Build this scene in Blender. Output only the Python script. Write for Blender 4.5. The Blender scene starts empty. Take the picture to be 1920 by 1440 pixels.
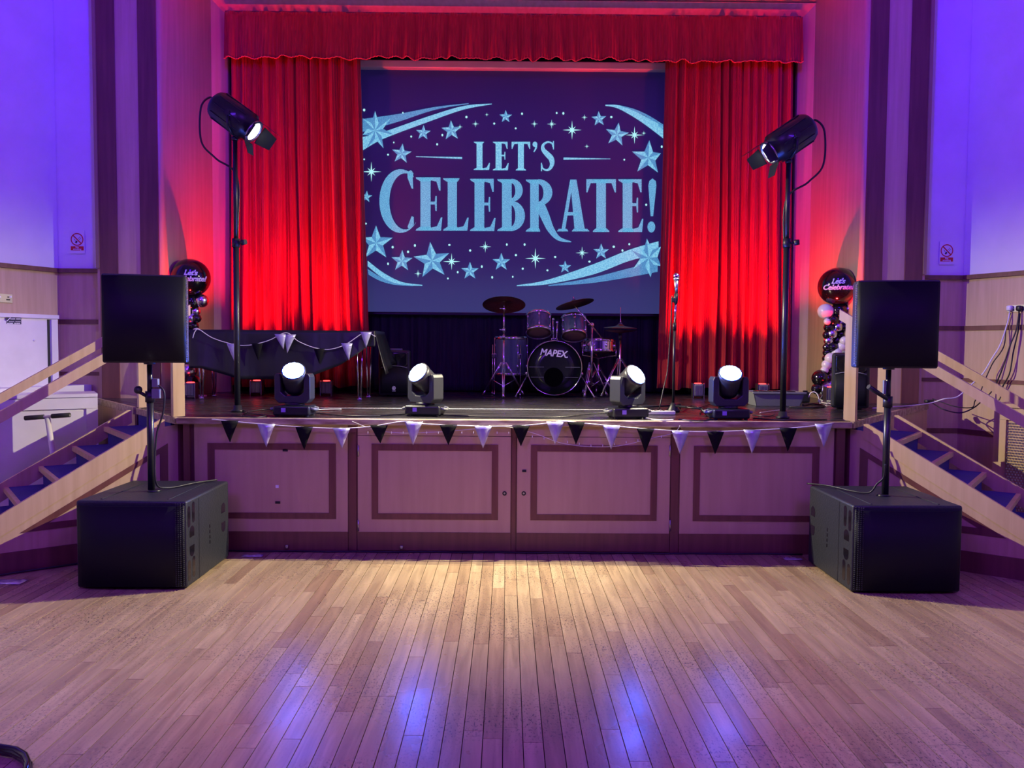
import bpy, bmesh, math, random
from mathutils import Vector, Matrix
random.seed(7)
scene = bpy.context.scene
COL = scene.collection

# ------------------------------------------------------------------ camera
FPX = 1500.0
CAM = Vector((-0.043, 0.0, 1.5))
PIT = math.atan(72 / FPX); YAW = 9 / FPX; ROLL = 0.0072
FW = Vector((math.sin(YAW) * math.cos(PIT), math.cos(YAW) * math.cos(PIT), -math.sin(PIT)))
_r = Vector((math.cos(YAW), -math.sin(YAW), 0)); _u = _r.cross(FW)
RT = _r * math.cos(ROLL) + _u * math.sin(ROLL)
UP = -_r * math.sin(ROLL) + _u * math.cos(ROLL)
cam_d = bpy.data.cameras.new('camera'); cam = bpy.data.objects.new('camera', cam_d); COL.objects.link(cam)
cam_d.sensor_width = 36; cam_d.lens = FPX / 1920 * 36; cam_d.clip_start = 0.05; cam_d.clip_end = 100
cam.matrix_world = Matrix(((RT.x, UP.x, -FW.x, CAM.x), (RT.y, UP.y, -FW.y, CAM.y), (RT.z, UP.z, -FW.z, CAM.z), (0, 0, 0, 1)))
scene.camera = cam

# ------------------------------------------------------------------ world, view, lights
vs = scene.view_settings
vs.view_transform = 'Standard'; vs.look = 'None'; vs.gamma = 1; vs.exposure = 0.0
vs.use_curve_mapping = False
w = bpy.data.worlds.new('hall_world'); scene.world = w; w.use_nodes = True
w.node_tree.nodes['Background'].inputs[0].default_value = (0.14, 0.05, 0.62, 1)
w.node_tree.nodes['Background'].inputs[1].default_value = 0.06

def spot(name, loc, target, power, col, angle=60, blend=0.4, radius=0.05):
    l = bpy.data.lights.new(name, 'SPOT'); l.energy = power; l.color = col
    l.spot_size = math.radians(angle); l.spot_blend = blend; l.shadow_soft_size = radius
    o = bpy.data.objects.new(name, l); COL.objects.link(o); o.location = loc
    o.rotation_euler = (Vector(target) - Vector(loc)).to_track_quat('-Z', 'Y').to_euler()
    return o
def area(name, loc, target, power, col, size):
    l = bpy.data.lights.new(name, 'AREA'); l.energy = power; l.color = col; l.size = size
    o = bpy.data.objects.new(name, l); COL.objects.link(o); o.location = loc
    o.rotation_euler = (Vector(target) - Vector(loc)).to_track_quat('-Z', 'Y').to_euler()
    return o
# two white stage lanterns on the tall stands, crossing over the dance floor (light sits just ahead of each lens)
DIR_L = Vector((.82, -.08, -.60)).normalized(); DIR_R = Vector((-.84, -.10, -.58)).normalized()
LAMP_L = Vector((-2.160, 6.28, 3.245)) + DIR_L * .222; LAMP_R = Vector((2.045, 6.03, 3.05)) + DIR_R * .222
spot('lantern_light', LAMP_L, LAMP_L + DIR_L, 1450, (1.0, 0.90, 0.60), 86, 1.0, 0.012)
spot('lantern_light', LAMP_R, LAMP_R + DIR_R, 1450, (1.0, 0.90, 0.60), 86, 1.0, 0.012)
# blue-violet hall wash from LED bars hung behind the camera
for sx in (-1, 1):
    area('hall_wash', (sx * 2.6, -0.6, 4.9), (sx * 0.8, 4.0, 0.0), 155, (0.24, 0.03, 1.0), 1.2)
# blue LED bars washing the upper side walls
for sx in (-1, 1):
    spot('wall_wash', (sx * 1.9, 4.6, 5.4), (sx * 4.6, 7.6, 3.9), 620, (0.045, 0.0, 1.0), 78, 0.9, 0.1)
RED = (1.0, 0.012, 0.012)

# ------------------------------------------------------------------ pixel helpers (photo frame 1920x1440)
def ray(px, py): return FW + RT * ((px - 960) / FPX) + UP * ((720 - py) / FPX)
def PY(px, py, y): d = ray(px, py); return CAM + d * ((y - CAM.y) / d.y)
def PZ(px, py, z): d = ray(px, py); return CAM + d * ((z - CAM.z) / d.z)
def PP(px, py, p, n): d = ray(px, py); return CAM + d * ((Vector(p) - CAM).dot(n) / d.dot(n))

# ------------------------------------------------------------------ mesh helpers
class MB:
    def __init__(s): s.v = []; s.f = []; s.sm = []; s.mi = []; s.cur = 0; s.M = None
    def addv(s, pts):
        i = len(s.v)
        for p in pts:
            p = Vector(p)
            if s.M is not None: p = s.M @ p
            s.v.append(p[:])
        return i
    def face(s, idx, smooth=False): s.f.append(tuple(idx)); s.sm.append(smooth); s.mi.append(s.cur)
    def poly(s, pts): i = s.addv(pts); s.face(range(i, i + len(pts)))
    def box(s, c, d, R=None):
        c = Vector(c); pts = []
        for z in (-.5, .5):
            for y in (-.5, .5):
                for x in (-.5, .5):
                    q = Vector((x * d[0], y * d[1], z * d[2]))
                    pts.append(c + (R @ q if R is not None else q))
        i = s.addv(pts)
        for q in ((0, 2, 3, 1), (4, 5, 7, 6), (0, 1, 5, 4), (2, 6, 7, 3), (0, 4, 6, 2), (1, 3, 7, 5)): s.face([i + k for k in q])
    def bbox(s, c, d, b=0.01, seg=2, R=None):      # bevelled box
        bm = bmesh.new(); bmesh.ops.create_cube(bm, size=1)
        bmesh.ops.scale(bm, vec=d, verts=bm.verts)
        bmesh.ops.bevel(bm, geom=bm.edges[:], offset=b, segments=seg, affect='EDGES', profile=0.5)
        bm.verts.ensure_lookup_table(); c = Vector(c)
        i = s.addv([c + (R @ v.co if R is not None else v.co) for v in bm.verts])
        for f in bm.faces: s.face([i + v.index for v in f.verts], f.calc_area() < b * max(d) * 1.2)
        bm.free()
    def prism(s, pts, off):     # planar polygon extruded by a vector
        off = Vector(off); n = len(pts); i = s.addv(pts); j = s.addv([Vector(p) + off for p in pts])
        s.face(range(i, i + n)); s.face(range(j + n - 1, j - 1, -1))
        for k in range(n): l = (k + 1) % n; s.face((i + k, j + k, j + l, i + l))
    def rings(s, rings, closed_ends=True, smooth=True):
        n = len(rings[0]); st = [s.addv(r) for r in rings]
        for a, b in zip(st, st[1:]):
            for k in range(n): l = (k + 1) % n; s.face((a + k, a + l, b + l, b + k), smooth)
        if closed_ends: s.face(range(st[0] + n - 1, st[0] - 1, -1)); s.face(range(st[-1], st[-1] + n))
    def cyl(s, p0, p1, r0, r1=None, n=12, caps=True):
        r1 = r0 if r1 is None else r1; p0 = Vector(p0); p1 = Vector(p1)
        q = (p1 - p0).to_track_quat('Z', 'Y')
        ring = lambda p, r: [p + q @ Vector((r * math.cos(2 * math.pi * k / n), r * math.sin(2 * math.pi * k / n), 0)) for k in range(n)]
        s.rings([ring(p0, r0), ring(p1, r1)], caps)
    def tube(s, path, r, n=8, closed=False):
        path = [Vector(p) for p in path]; R = []; up = None
        for i, p in enumerate(path):
            a = path[i - 1] if (i > 0 or closed) else p; b = path[(i + 1) % len(path)] if (i < len(path) - 1 or closed) else p
            t = (b - a).normalized()
            if up is None: up = Vector((0, 0, 1)) if abs(t.z) < .9 else Vector((1, 0, 0))
            x = t.cross(up).normalized(); up = x.cross(t).normalized()
            R.append([p + x * (r * math.cos(2 * math.pi * k / n)) + up * (r * math.sin(2 * math.pi * k / n)) for k in range(n)])
        if closed: R.append(R[0])
        s.rings(R, not closed)
    def lathe(s, prof, c, axis=(0, 0, 1), n=24, caps=True):   # prof: (radius, height) along axis
        q = Vector(axis).to_track_quat('Z', 'Y'); c = Vector(c)
        R = [[c + q @ Vector((max(r, 1e-4) * math.cos(2 * math.pi * k / n), max(r, 1e-4) * math.sin(2 * math.pi * k / n), h)) for k in range(n)] for r, h in prof]
        s.rings(R, caps)
    def sphere(s, c, r, n=20, m=12, sc=(1, 1, 1), q=None):
        R = []
        for j in range(1, m):
            a = math.pi * j / m; ring = []
            for k in range(n):
                b = 2 * math.pi * k / n
                p = Vector((math.sin(a) * math.cos(b) * sc[0], math.sin(a) * math.sin(b) * sc[1], -math.cos(a) * sc[2])) * r
                ring.append(Vector(c) + (q @ p if q is not None else p))
            R.append(ring)
        s.rings(R, True)
    def grid(s, fn, nu, nv, smooth=True):
        i = s.addv([fn(u / nu, v / nv) for v in range(nv + 1) for u in range(nu + 1)])
        for v in range(nv):
            for u in range(nu):
                a = i + v * (nu + 1) + u; s.face((a, a + 1, a + nu + 2, a + nu + 1), smooth)
    def build(s, name, mat, parent=None, label=None, kind=None):
        me = bpy.data.meshes.new(name); me.from_pydata(s.v, [], s.f)
        me.polygons.foreach_set('use_smooth', s.sm); me.polygons.foreach_set('material_index', s.mi)
        for m in (mat if isinstance(mat, (list, tuple)) else [mat]): me.materials.append(m)
        me.update()
        o = bpy.data.objects.new(name, me); COL.objects.link(o)
        if parent is not None: setparent(o, parent)
        if label: o['label'] = label
        if kind: o['kind'] = kind
        return o
def setparent(o, parent):
    o.parent = parent
    o.matrix_parent_inverse = BASE.get(parent.name, Matrix.Identity(4)).inverted()
BASE = {}
def thing(name, label, cat, loc=(0, 0, 0), group=None):
    o = bpy.data.objects.new(name, None); COL.objects.link(o); o.location = loc; o.empty_display_size = .1
    BASE[o.name] = Matrix.Translation(loc)
    o['label'] = label; o['category'] = cat
    if group: o['group'] = group
    return o
def tag(o, label, cat, group=None):
    o['label'] = label; o['category'] = cat
    if group: o['group'] = group
    return o
def struct(o): o['kind'] = 'structure'; return o
def solid(o, t, off=0):
    m = o.modifiers.new('thickness', 'SOLIDIFY'); m.thickness = t; m.offset = off; return o
def catmull(pts, n=6):
    pts = [Vector(p) for p in pts]; P = [pts[0]] + pts + [pts[-1]]; out = []
    for i in range(1, len(P) - 2):
        a, b, c, d = P[i - 1:i + 3]
        for k in range(n):
            t = k / n
            out.append(.5 * (2 * b + (c - a) * t + (2 * a - 5 * b + 4 * c - d) * t * t + (3 * b - a - 3 * c + d) * t ** 3))
    out.append(pts[-1]); return out
def text_mesh(body, size, shear=0.0, offset=0.0, spacing=1.0, line=1.0):
    c = bpy.data.curves.new('txt', 'FONT'); c.body = body; c.size = size; c.shear = shear; c.offset = offset
    c.space_character = spacing; c.space_line = line; c.align_x = 'CENTER'; c.align_y = 'CENTER'; c.resolution_u = 3
    o = bpy.data.objects.new('txt', c); COL.objects.link(o)
    dg = bpy.context.evaluated_depsgraph_get(); me = bpy.data.meshes.new_from_object(o.evaluated_get(dg))
    vs_ = [v.co.copy() for v in me.vertices]; fs = [tuple(p.vertices) for p in me.polygons]
    bpy.data.objects.remove(o); bpy.data.curves.remove(c); bpy.data.meshes.remove(me)
    return vs_, fs

# ------------------------------------------------------------------ materials
def mat(name, col, rough=0.5, metal=0.0, **k):
    m = bpy.data.materials.new(name); m.use_nodes = True; b = m.node_tree.nodes['Principled BSDF']
    b.inputs['Base Color'].default_value = (*col, 1); b.inputs['Roughness'].default_value = rough; b.inputs['Metallic'].default_value = metal
    for kk, v in k.items(): b.inputs[kk.replace('_', ' ')].default_value = v
    return m

def nodes(m): nt = m.node_tree; return nt, nt.nodes['Principled BSDF']
def nz(m, a, b, scale=(8, 8, 8), detail=4, lo=.35, hi=.65, bump=0.0, rough=None, nscale=1.0, dist=0.0):
    """two-colour procedural grain: stretched noise in world coordinates"""
    nt, bs = nodes(m); N = nt.nodes.new; L = nt.links.new
    g = N('ShaderNodeNewGeometry'); mp = N('ShaderNodeMapping'); mp.inputs['Scale'].default_value = scale
    L(g.outputs['Position'], mp.inputs[0])
    t = N('ShaderNodeTexNoise'); t.inputs['Scale'].default_value = nscale; t.inputs['Detail'].default_value = detail; t.inputs['Distortion'].default_value = dist
    L(mp.outputs[0], t.inputs['Vector'])
    r = N('ShaderNodeValToRGB'); r.color_ramp.elements[0].position = lo; r.color_ramp.elements[1].position = hi
    r.color_ramp.elements[0].color = (*a, 1); r.color_ramp.elements[1].color = (*b, 1)
    L(t.outputs[0], r.inputs[0]); L(r.outputs[0], bs.inputs['Base Color'])
    if bump:
        bp = N('ShaderNodeBump'); bp.inputs['Strength'].default_value = bump; bp.inputs['Distance'].default_value = .01
        L(t.outputs[0], bp.inputs['Height']); L(bp.outputs[0], bs.inputs['Normal'])
    if rough:
        mr = N('ShaderNodeMapRange'); mr.inputs['To Min'].default_value = rough[0]; mr.inputs['To Max'].default_value = rough[1]
        L(t.outputs[0], mr.inputs[0]); L(mr.outputs[0], bs.inputs['Roughness'])
    return m
def emis(name, col, strength, base=(0, 0, 0)):
    m = mat(name, base, .6); nt, bs = nodes(m); bs.inputs['Emission Color'].default_value = (*col, 1); bs.inputs['Emission Strength'].default_value = strength; return m

M_WOOD = nz(mat('pale_veneer', (.5, .35, .2), .42), (.50, .345, .20), (.60, .43, .265), (26, 26, 1.3), 5, .3, .7, .04)
M_WOODX = nz(mat('pale_veneer_fascia', (.5, .35, .2), .45), (.46, .31, .20), (.52, .355, .235), (18, 18, 1.4), 5, .3, .7, .04)
M_DARK = nz(mat('dark_veneer', (.12, .05, .04), .42), (.125, .042, .036), (.19, .07, .055), (22, 22, 1.5), 5, .3, .7, .04)
M_PAINT = nz(mat('white_wall_paint', (.75, .75, .75), .7), (.70, .70, .70), (.77, .77, .77), (3, 3, 3), 4, .3, .7, .05)
M_WHITE = nz(mat('white_gloss_paint', (.75, .74, .74), .35), (.72, .70, .70), (.80, .78, .78), (5, 5, 5), 3, .3, .7, .01)
M_CEIL = mat('ceiling_paint', (.55, .55, .55), .8)
M_BLACK = mat('black_plastic', (.012, .013, .018), .45)
M_BLACKM = mat('black_metal', (.014, .015, .02), .35, .0)
M_BLACKG = mat('black_gloss', (.008, .008, .010), .12)
M_CAB = nz(mat('speaker_cabinet_paint', (.02, .02, .025), .5), (.012, .015, .021), (.020, .024, .033), (90, 90, 90), 2, .3, .7, .25)
M_GRILLE = mat('speaker_grille', (.006, .007, .011), .6, 0.0, Specular_IOR_Level=.25)
M_CHROME = mat('chrome', (.78, .78, .80), .12, 1.0)
M_STEEL = mat('brushed_steel', (.5, .5, .52), .35, 1.0)
M_CABLE = mat('black_cable', (.015, .015, .018), .45)
M_CABLEW = mat('white_cable', (.75, .75, .78), .45)
M_RUBBER = mat('black_rubber', (.02, .02, .02), .7)
M_CARPET = nz(mat('navy_stair_carpet', (.03, .03, .16), .9), (.035, .03, .20), (.06, .05, .30), (220, 220, 220), 2, .35, .65, .3)
M_VELVET = nz(mat('red_velvet', (.5, .02, .02), .75, Sheen_Weight=0.25, Sheen_Roughness=.4), (.42, .014, .018), (.60, .030, .032), (42, 42, 3.0), 6, .32, .68, .10)
M_HEM = mat('valance_hem', (.70, .10, .09), .6)
M_DRAPE = nz(mat('black_drape', (.012, .012, .018), .85), (.010, .011, .018), (.022, .024, .036), (30, 30, 3), 4, .3, .7, .1)
M_CLOTH = nz(mat('black_tablecloth', (.016, .016, .022), .42), (.006, .007, .011), (.013, .014, .021), (6, 6, 6), 3, .3, .7, .05)
M_SILVERF = nz(mat('silver_foil_fabric', (.45, .45, .6), .33, .35), (.40, .40, .60), (.58, .58, .80), (30, 30, 18), 3, .3, .7, .2)
M_BLACKF = mat('black_pennant_fabric', (.004, .004, .006), .8, 0.0, Specular_IOR_Level=.2)
M_STRING = mat('white_cord', (.75, .75, .78), .6)
M_BALB = mat('black_balloon', (.006, .006, .008), .10, Coat_Weight=.5)
M_BALS = mat('chrome_silver_balloon', (.72, .72, .76), .22, 1.0)
M_BALW = mat('white_balloon', (.75, .72, .74), .25, Subsurface_Weight=.1)
M_TXT = mat('printed_white_lettering', (.85, .85, .9), .5)
M_TXTL = mat('printed_lilac_outline', (.35, .25, .75), .5)
M_SHELL = nz(mat('teal_grey_drum_wrap', (.10, .17, .16), .16, Coat_Weight=.6), (.085, .15, .15), (.13, .21, .20), (40, 40, 6), 3, .3, .7)
M_HEADB = mat('black_drum_head', (.012, .013, .018), .22)
M_HEADW = mat('brown_resonant_head', (.22, .11, .09), .45)
M_BRONZE = nz(mat('cymbal_bronze', (.30, .17, .10), .33, 1.0), (.26, .15, .10), (.40, .24, .15), (60, 60, 60), 2, .3, .7)
M_TAPE = nz(mat('silver_gaffer_tape', (.6, .6, .68), .3, .5), (.45, .45, .52), (.75, .75, .82), (40, 40, 40), 2, .3, .7, .4)
M_WTAPE = mat('white_floor_tape', (.8, .8, .82), .5)
M_REDP = mat('sign_red', (.55, .01, .015), .5)
M_GREY = mat('grey_plastic', (.18, .19, .21), .45)
M_LENSB = emis('moving_head_lens', (.035, .10, 1.0), 380.0)
M_LENSW = emis('lantern_lens', (1.0, .97, .92), 9.0)
M_LENSR = emis('uplighter_lens_red', (1.0, .02, .02), 12.0)
M_PINKLED = emis('socket_neon', (1.0, .12, .3), 4.0)

# ------------------------------------------------------------------ floor
def plank_material():
    m = mat('worn_maple_strip', (.5, .34, .2), .3, Specular_IOR_Level=.55); nt, bs = nodes(m); N = nt.nodes.new; L = nt.links.new
    g = N('ShaderNodeNewGeometry'); oi = N('ShaderNodeObjectInfo')
    def noise(scale, detail=4, vec=None, dist=0.0, rgh=.5):
        mp = N('ShaderNodeMapping'); mp.inputs['Scale'].default_value = scale; L(vec or g.outputs['Position'], mp.inputs[0])
        t = N('ShaderNodeTexNoise'); t.inputs['Scale'].default_value = 1; t.inputs['Detail'].default_value = detail
        t.inputs['Distortion'].default_value = dist; t.inputs['Roughness'].default_value = rgh
        L(mp.outputs[0], t.inputs['Vector']); return t.outputs[0]
    def ramp(v, e):
        r = N('ShaderNodeValToRGB'); cr = r.color_ramp
        while len(cr.elements) < len(e): cr.elements.new(.5)
        for el, (p, c) in zip(cr.elements, e): el.position = p; el.color = (*c, 1)
        L(v, r.inputs[0]); return r.outputs[0]
    def mix(a, b, f, mode='MIX'):
        x = N('ShaderNodeMix'); x.data_type = 'RGBA'; x.blend_type = mode
        for sk, v in ((x.inputs[0], f), (x.inputs[6], a), (x.inputs[7], b)):
            if isinstance(v, (int, float)): sk.default_value = v
            elif isinstance(v, tuple): sk.default_value = (*v, 1)
            else: L(v, sk)
        return x.outputs[2]
    # each board its own offset in the grain
    ad = N('ShaderNodeVectorMath'); ad.operation = 'ADD'; cb = N('ShaderNodeCombineXYZ'); mu = N('ShaderNodeMath'); mu.operation = 'MULTIPLY'; mu.inputs[1].default_value = 37
    L(oi.outputs['Random'], mu.inputs[0]); L(mu.outputs[0], cb.inputs[1]); L(g.outputs['Position'], ad.inputs[0]); L(cb.outputs[0], ad.inputs[1])
    tone = ramp(oi.outputs['Random'], [(0, (.36, .245, .145)), (.3, (.44, .32, .19)), (.7, (.50, .375, .225)), (.93, (.42, .295, .175)), (1, (.30, .185, .115))])
    grain = ramp(noise((26, 2.0, 1), 6, ad.outputs[0], .6), [(.3, (.72, .70, .70)), (.7, (1.12, 1.12, 1.12))])
    c = mix(tone, grain, 1.0, 'MULTIPLY')
    # scuffs, nicks and scratches worn into the varnish
    sp = ramp(noise((120, 60, 1), 3, None, .3), [(.57, (0, 0, 0)), (.64, (1, 1, 1))])
    zone = ramp(noise((1.1, 1.5, 1), 4), [(.42, (.05, .05, .05)), (.60, (1, 1, 1))])
    c = mix(c, (.055, .04, .05), mul(N, L, sp, zone, .9))
    sx_ = ramp(noise((9, 150, 1), 2, None, .9), [(.66, (0, 0, 0)), (.70, (1, 1, 1))])
    c = mix(c, (.06, .042, .05), mul(N, L, sx_, zone, .85))
    sd = ramp(noise((70, 16, 1), 2, None, 2.2), [(.68, (0, 0, 0)), (.72, (1, 1, 1))])
    c = mix(c, (.07, .05, .055), mul(N, L, sd, zone, .85))
    L(c, bs.inputs['Base Color'])
    rr = ramp(noise((3, 2.2, 1), 5), [(.3, (.22, .22, .22)), (.7, (.36, .36, .36))]); L(rr, bs.inputs['Roughness'])
    bp = N('ShaderNodeBump'); bp.inputs['Strength'].default_value = .12; bp.inputs['Distance'].default_value = .004
    L(noise((60, 12, 1), 4), bp.inputs['Height']); L(bp.outputs[0], bs.inputs['Normal'])
    return m
def mul(N, L, a, b, k):
    x = N('ShaderNodeMath'); x.operation = 'MULTIPLY'; L(a, x.inputs[0]); L(b, x.inputs[1])
    y = N('ShaderNodeMath'); y.operation = 'MULTIPLY'; L(x.outputs[0], y.inputs[0]); y.inputs[1].default_value = k; return y.outputs[0]
M_PLANK = plank_material()
M_GAP = mat('floor_gap', (.035, .022, .02), .8)
SW = 0.0765; TH = 0.012
b = MB(); b.box((0, 2.0, -.016 - TH / 2), (10.8, 15.0, .02)); floor = struct(b.build('floor', M_GAP)); 
unit = MB(); unit.box((0, 0, 0), (1, 1, 1)); unit_me = None
planks = []
for r in range(-69, 70):
    x = -.012 + r * SW; y = -3.0 - random.random() * 1.5
    while y < 7.2:
        ln = random.choice((.75, 1.0, 1.3, 1.6, 2.0, 2.4)) * random.uniform(.9, 1.1)
        y1 = min(y + ln, 7.2)
        if y1 - y > .1: planks.append((x, y, y1))
        y += ln
def seen(p):        # rough on-screen size of a board, nought when outside the frame or under the stage
    x, y0, y1 = p; y0 = max(y0, 2.7); y1 = min(y1, 5.73)
    if y1 - y0 < .05: return 0
    ym = (y0 + y1) / 2
    if abs(x) / y1 * FPX > 970: return 0
    return (y1 - y0) / ym ** 3
planks.sort(key=seen, reverse=True)
for i, (x, y0, y1) in enumerate(planks[:300]):
    if i == 0:
        o = unit.build('floor_plank', M_PLANK); unit_me = o.data
    else:
        o = bpy.data.objects.new('floor_plank', unit_me); COL.objects.link(o)
    o.location = (x, (y0 + y1) / 2, -TH / 2 + random.uniform(-.0005, 0)); o.scale = (SW - .0034, y1 - y0 - .0028, TH)
    setparent(o, floor)
b = MB()
for x, y0, y1 in planks[300:]: b.box((x, (y0 + y1) / 2, -TH / 2), (SW - .0034, y1 - y0 - .0028, TH))
b.build('floor_planks_far', M_PLANK, floor, kind='stuff')

# ------------------------------------------------------------------ stage
H = 0.968; DF = 5.73
M_DECK = nz(mat('scuffed_black_stage_floor', (.04, .04, .045), .3), (.016, .014, .018), (.05, .045, .052), (3.0, 22, 1), 6, .35, .75, .08, (.16, .38))
M_NOSE = nz(mat('worn_wooden_nosing', (.4, .3, .2), .5), (.26, .16, .10), (.52, .40, .29), (7, 30, 30), 5, .35, .65, .2)
stage = thing('stage', 'raised timber stage with black floor and panelled veneer front', 'stage', (0, DF, 0))
deck = [(-2.38, 5.735), (2.41, 5.735), (3.03, 6.52), (4.0, 7.74), (3.37, 7.74), (3.21, 8.8), (3.21, 9.66), (-3.21, 9.66), (-3.21, 8.8), (-3.38, 7.74), (-3.98, 7.74), (-3.02, 6.52)]
b = MB(); b.prism([(x, y, H - .042) for x, y in deck], (0, 0, .04)); b.build('stage_floor', M_DECK, stage)
b = MB(); b.bbox((.015, 5.715, H - .021), (4.83, .06, .046), .008, 2); b.build('front_nosing', M_NOSE, stage)
def edge(name, a, c, z0, z1, t, m, par):     # upright board along a plan segment
    a = Vector((*a, 0)); c = Vector((*c, 0)); d = (c - a).normalized(); n = Vector((-d.y, d.x, 0)) * t
    bb = MB(); bb.prism([a + Vector((0, 0, z0)), c + Vector((0, 0, z0)), c + Vector((0, 0, z1)), a + Vector((0, 0, z1))], n); return bb.build(name, m, par)
for s_, e in ((1, ((2.42, 5.72), (3.04, 6.51))), (-1, ((-2.39, 5.72), (-3.03, 6.51)))):
    a, c = e if s_ == 1 else (e[1], e[0])
    edge('stair_nosing', a, c, H - .045, H + .003, -.03, M_NOSE, stage)
    a, c = ((3.10, 6.59), (4.02, 7.73)) if s_ == 1 else ((-4.0, 7.73), (-3.09, 6.59))
    edge('side_nosing', a, c, H - .055, H + .003, -.03, M_NOSE, stage)
    edge('side_fascia', a, c, 0, H - .056, -.018, M_WOOD, stage)
def fx(px): return PY(px, 900, DF).x
def fz(py): return PY(800, py, DF).z
def board(name, x0, x1, z0, z1, y, t, m, par=None):
    bb = MB(); bb.box(((x0 + x1) / 2, y + t / 2, (z0 + z1) / 2), (x1 - x0, t, z1 - z0)); return bb.build(name, m, par or stage)
def inlay(x0, x1, x2, x3, z0, z1, z2, z3, y, par):
    bb = MB()
    for a, c, d, e in ((x0, x3, z2, z3), (x0, x3, z0, z1), (x0, x1, z1, z2), (x2, x3, z1, z2)): bb.box(((a + c) / 2, y - .002, (d + e) / 2), (c - a, .006, e - d))
    return bb.build('inlay_frame', M_DARK, par)
def knob(px, py, r, m, par, name, y=DF):
    p = PY(px, py, y); bb = MB(); bb.cyl((p.x, y - .004, p.z), (p.x, y + .01, p.z), r, r, 14); return bb.build(name, m, par)
zt = H - .045; z_in = (fz(833), fz(845)); z_ou = (fz(974), fz(963)); z_l = fz(998)
board('backing_frame', -2.37, 2.40, 0, zt, DF + .012, .03, M_DARK)
for pl in ((345, 365, 652, 390, 403, 617, 630), (0, 1275, 1562, 1300, 1312, 1522, 1535)):
    x0, x1 = fx(pl[1]), fx(pl[2])
    p = board('fascia_panel', x0, x1, z_l, zt - .002, DF, .012, M_WOODX)
    inlay(fx(pl[3]), fx(pl[4]), fx(pl[5]), fx(pl[6]), z_ou[0], z_ou[1], z_in[1], z_in[0], DF, p)
    board('kickboard', x0, x1, .0, z_l - .001, DF, .012, M_DARK)
for a, c in ((345, 357), (1566, 1582)): board('corner_post', fx(a), fx(c), 0, zt, DF - .006, .018, M_DARK)
for a, c in ((654, 668), (959.5, 967), (1258, 1273)): board('stile', fx(a), fx(c), 0, zt, DF + .004, .01, M_DARK)
for i, pl in enumerate(((671, 957.5, 697, 709, 922, 934), (969.5, 1256, 995, 1007, 1220, 1232))):
    x0, x1 = fx(pl[0]), fx(pl[1]); zd = fz(818)
    d = board('cupboard_door', x0, x1, .012, zd, DF, .012, M_WOODX, stage)
    board('head_rail', x0, x1, zd + .004, zt - .002, DF, .012, M_WOODX, stage)
    board('kick_strip', x0 + .001, x1 - .001, .014, z_l, DF - .003, .005, M_DARK, d)
    inlay(fx(pl[2]), fx(pl[3]), fx(pl[4]), fx(pl[5]), z_ou[0], z_ou[1], z_in[1], z_in[0], DF, d)
    knob(946 if i == 0 else 982, 925, .016, M_BLACKM, d, 'keyhole_ring'); knob(946 if i == 0 else 982, 925, .007, M_STEEL, d, 'lock_barrel', DF - .003)
    for hz in (845, 985):
        p = PY(672 if i == 0 else 1256, hz, DF); bb = MB(); bb.cyl((p.x, DF - .006, p.z - .04), (p.x, DF - .006, p.z + .04), .006, .006, 8); bb.build('hinge', M_STEEL, d)
bb = MB(); p = PY(983, 883, DF); bb.box((p.x, DF - .003, p.z), (.03, .006, .016)); bb.build('latch_plate', M_BLACK, stage)
for px, py in ((535, 844), (521, 942)):
    bb = MB(); p = PY(px, py, DF); bb.box((p.x, DF - .003, p.z), (.036, .004, .018)); bb.build('tape_scrap', M_BLACK, stage)
bb = MB(); p = PY(520, 912, DF); bb.box((p.x, DF - .003, p.z), (.022, .004, .02)); bb.build('paper_scrap', M_TXT, stage)
b = MB(); l0 = PZ(590, 768, H + .001); l1 = PZ(1245, 771, H + .001); b.box(((l0.x + l1.x) / 2, 6.68, H + .001), (l1.x - l0.x, .022, .0014)); b.build('white_tape_line', M_WTAPE, stage)

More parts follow.
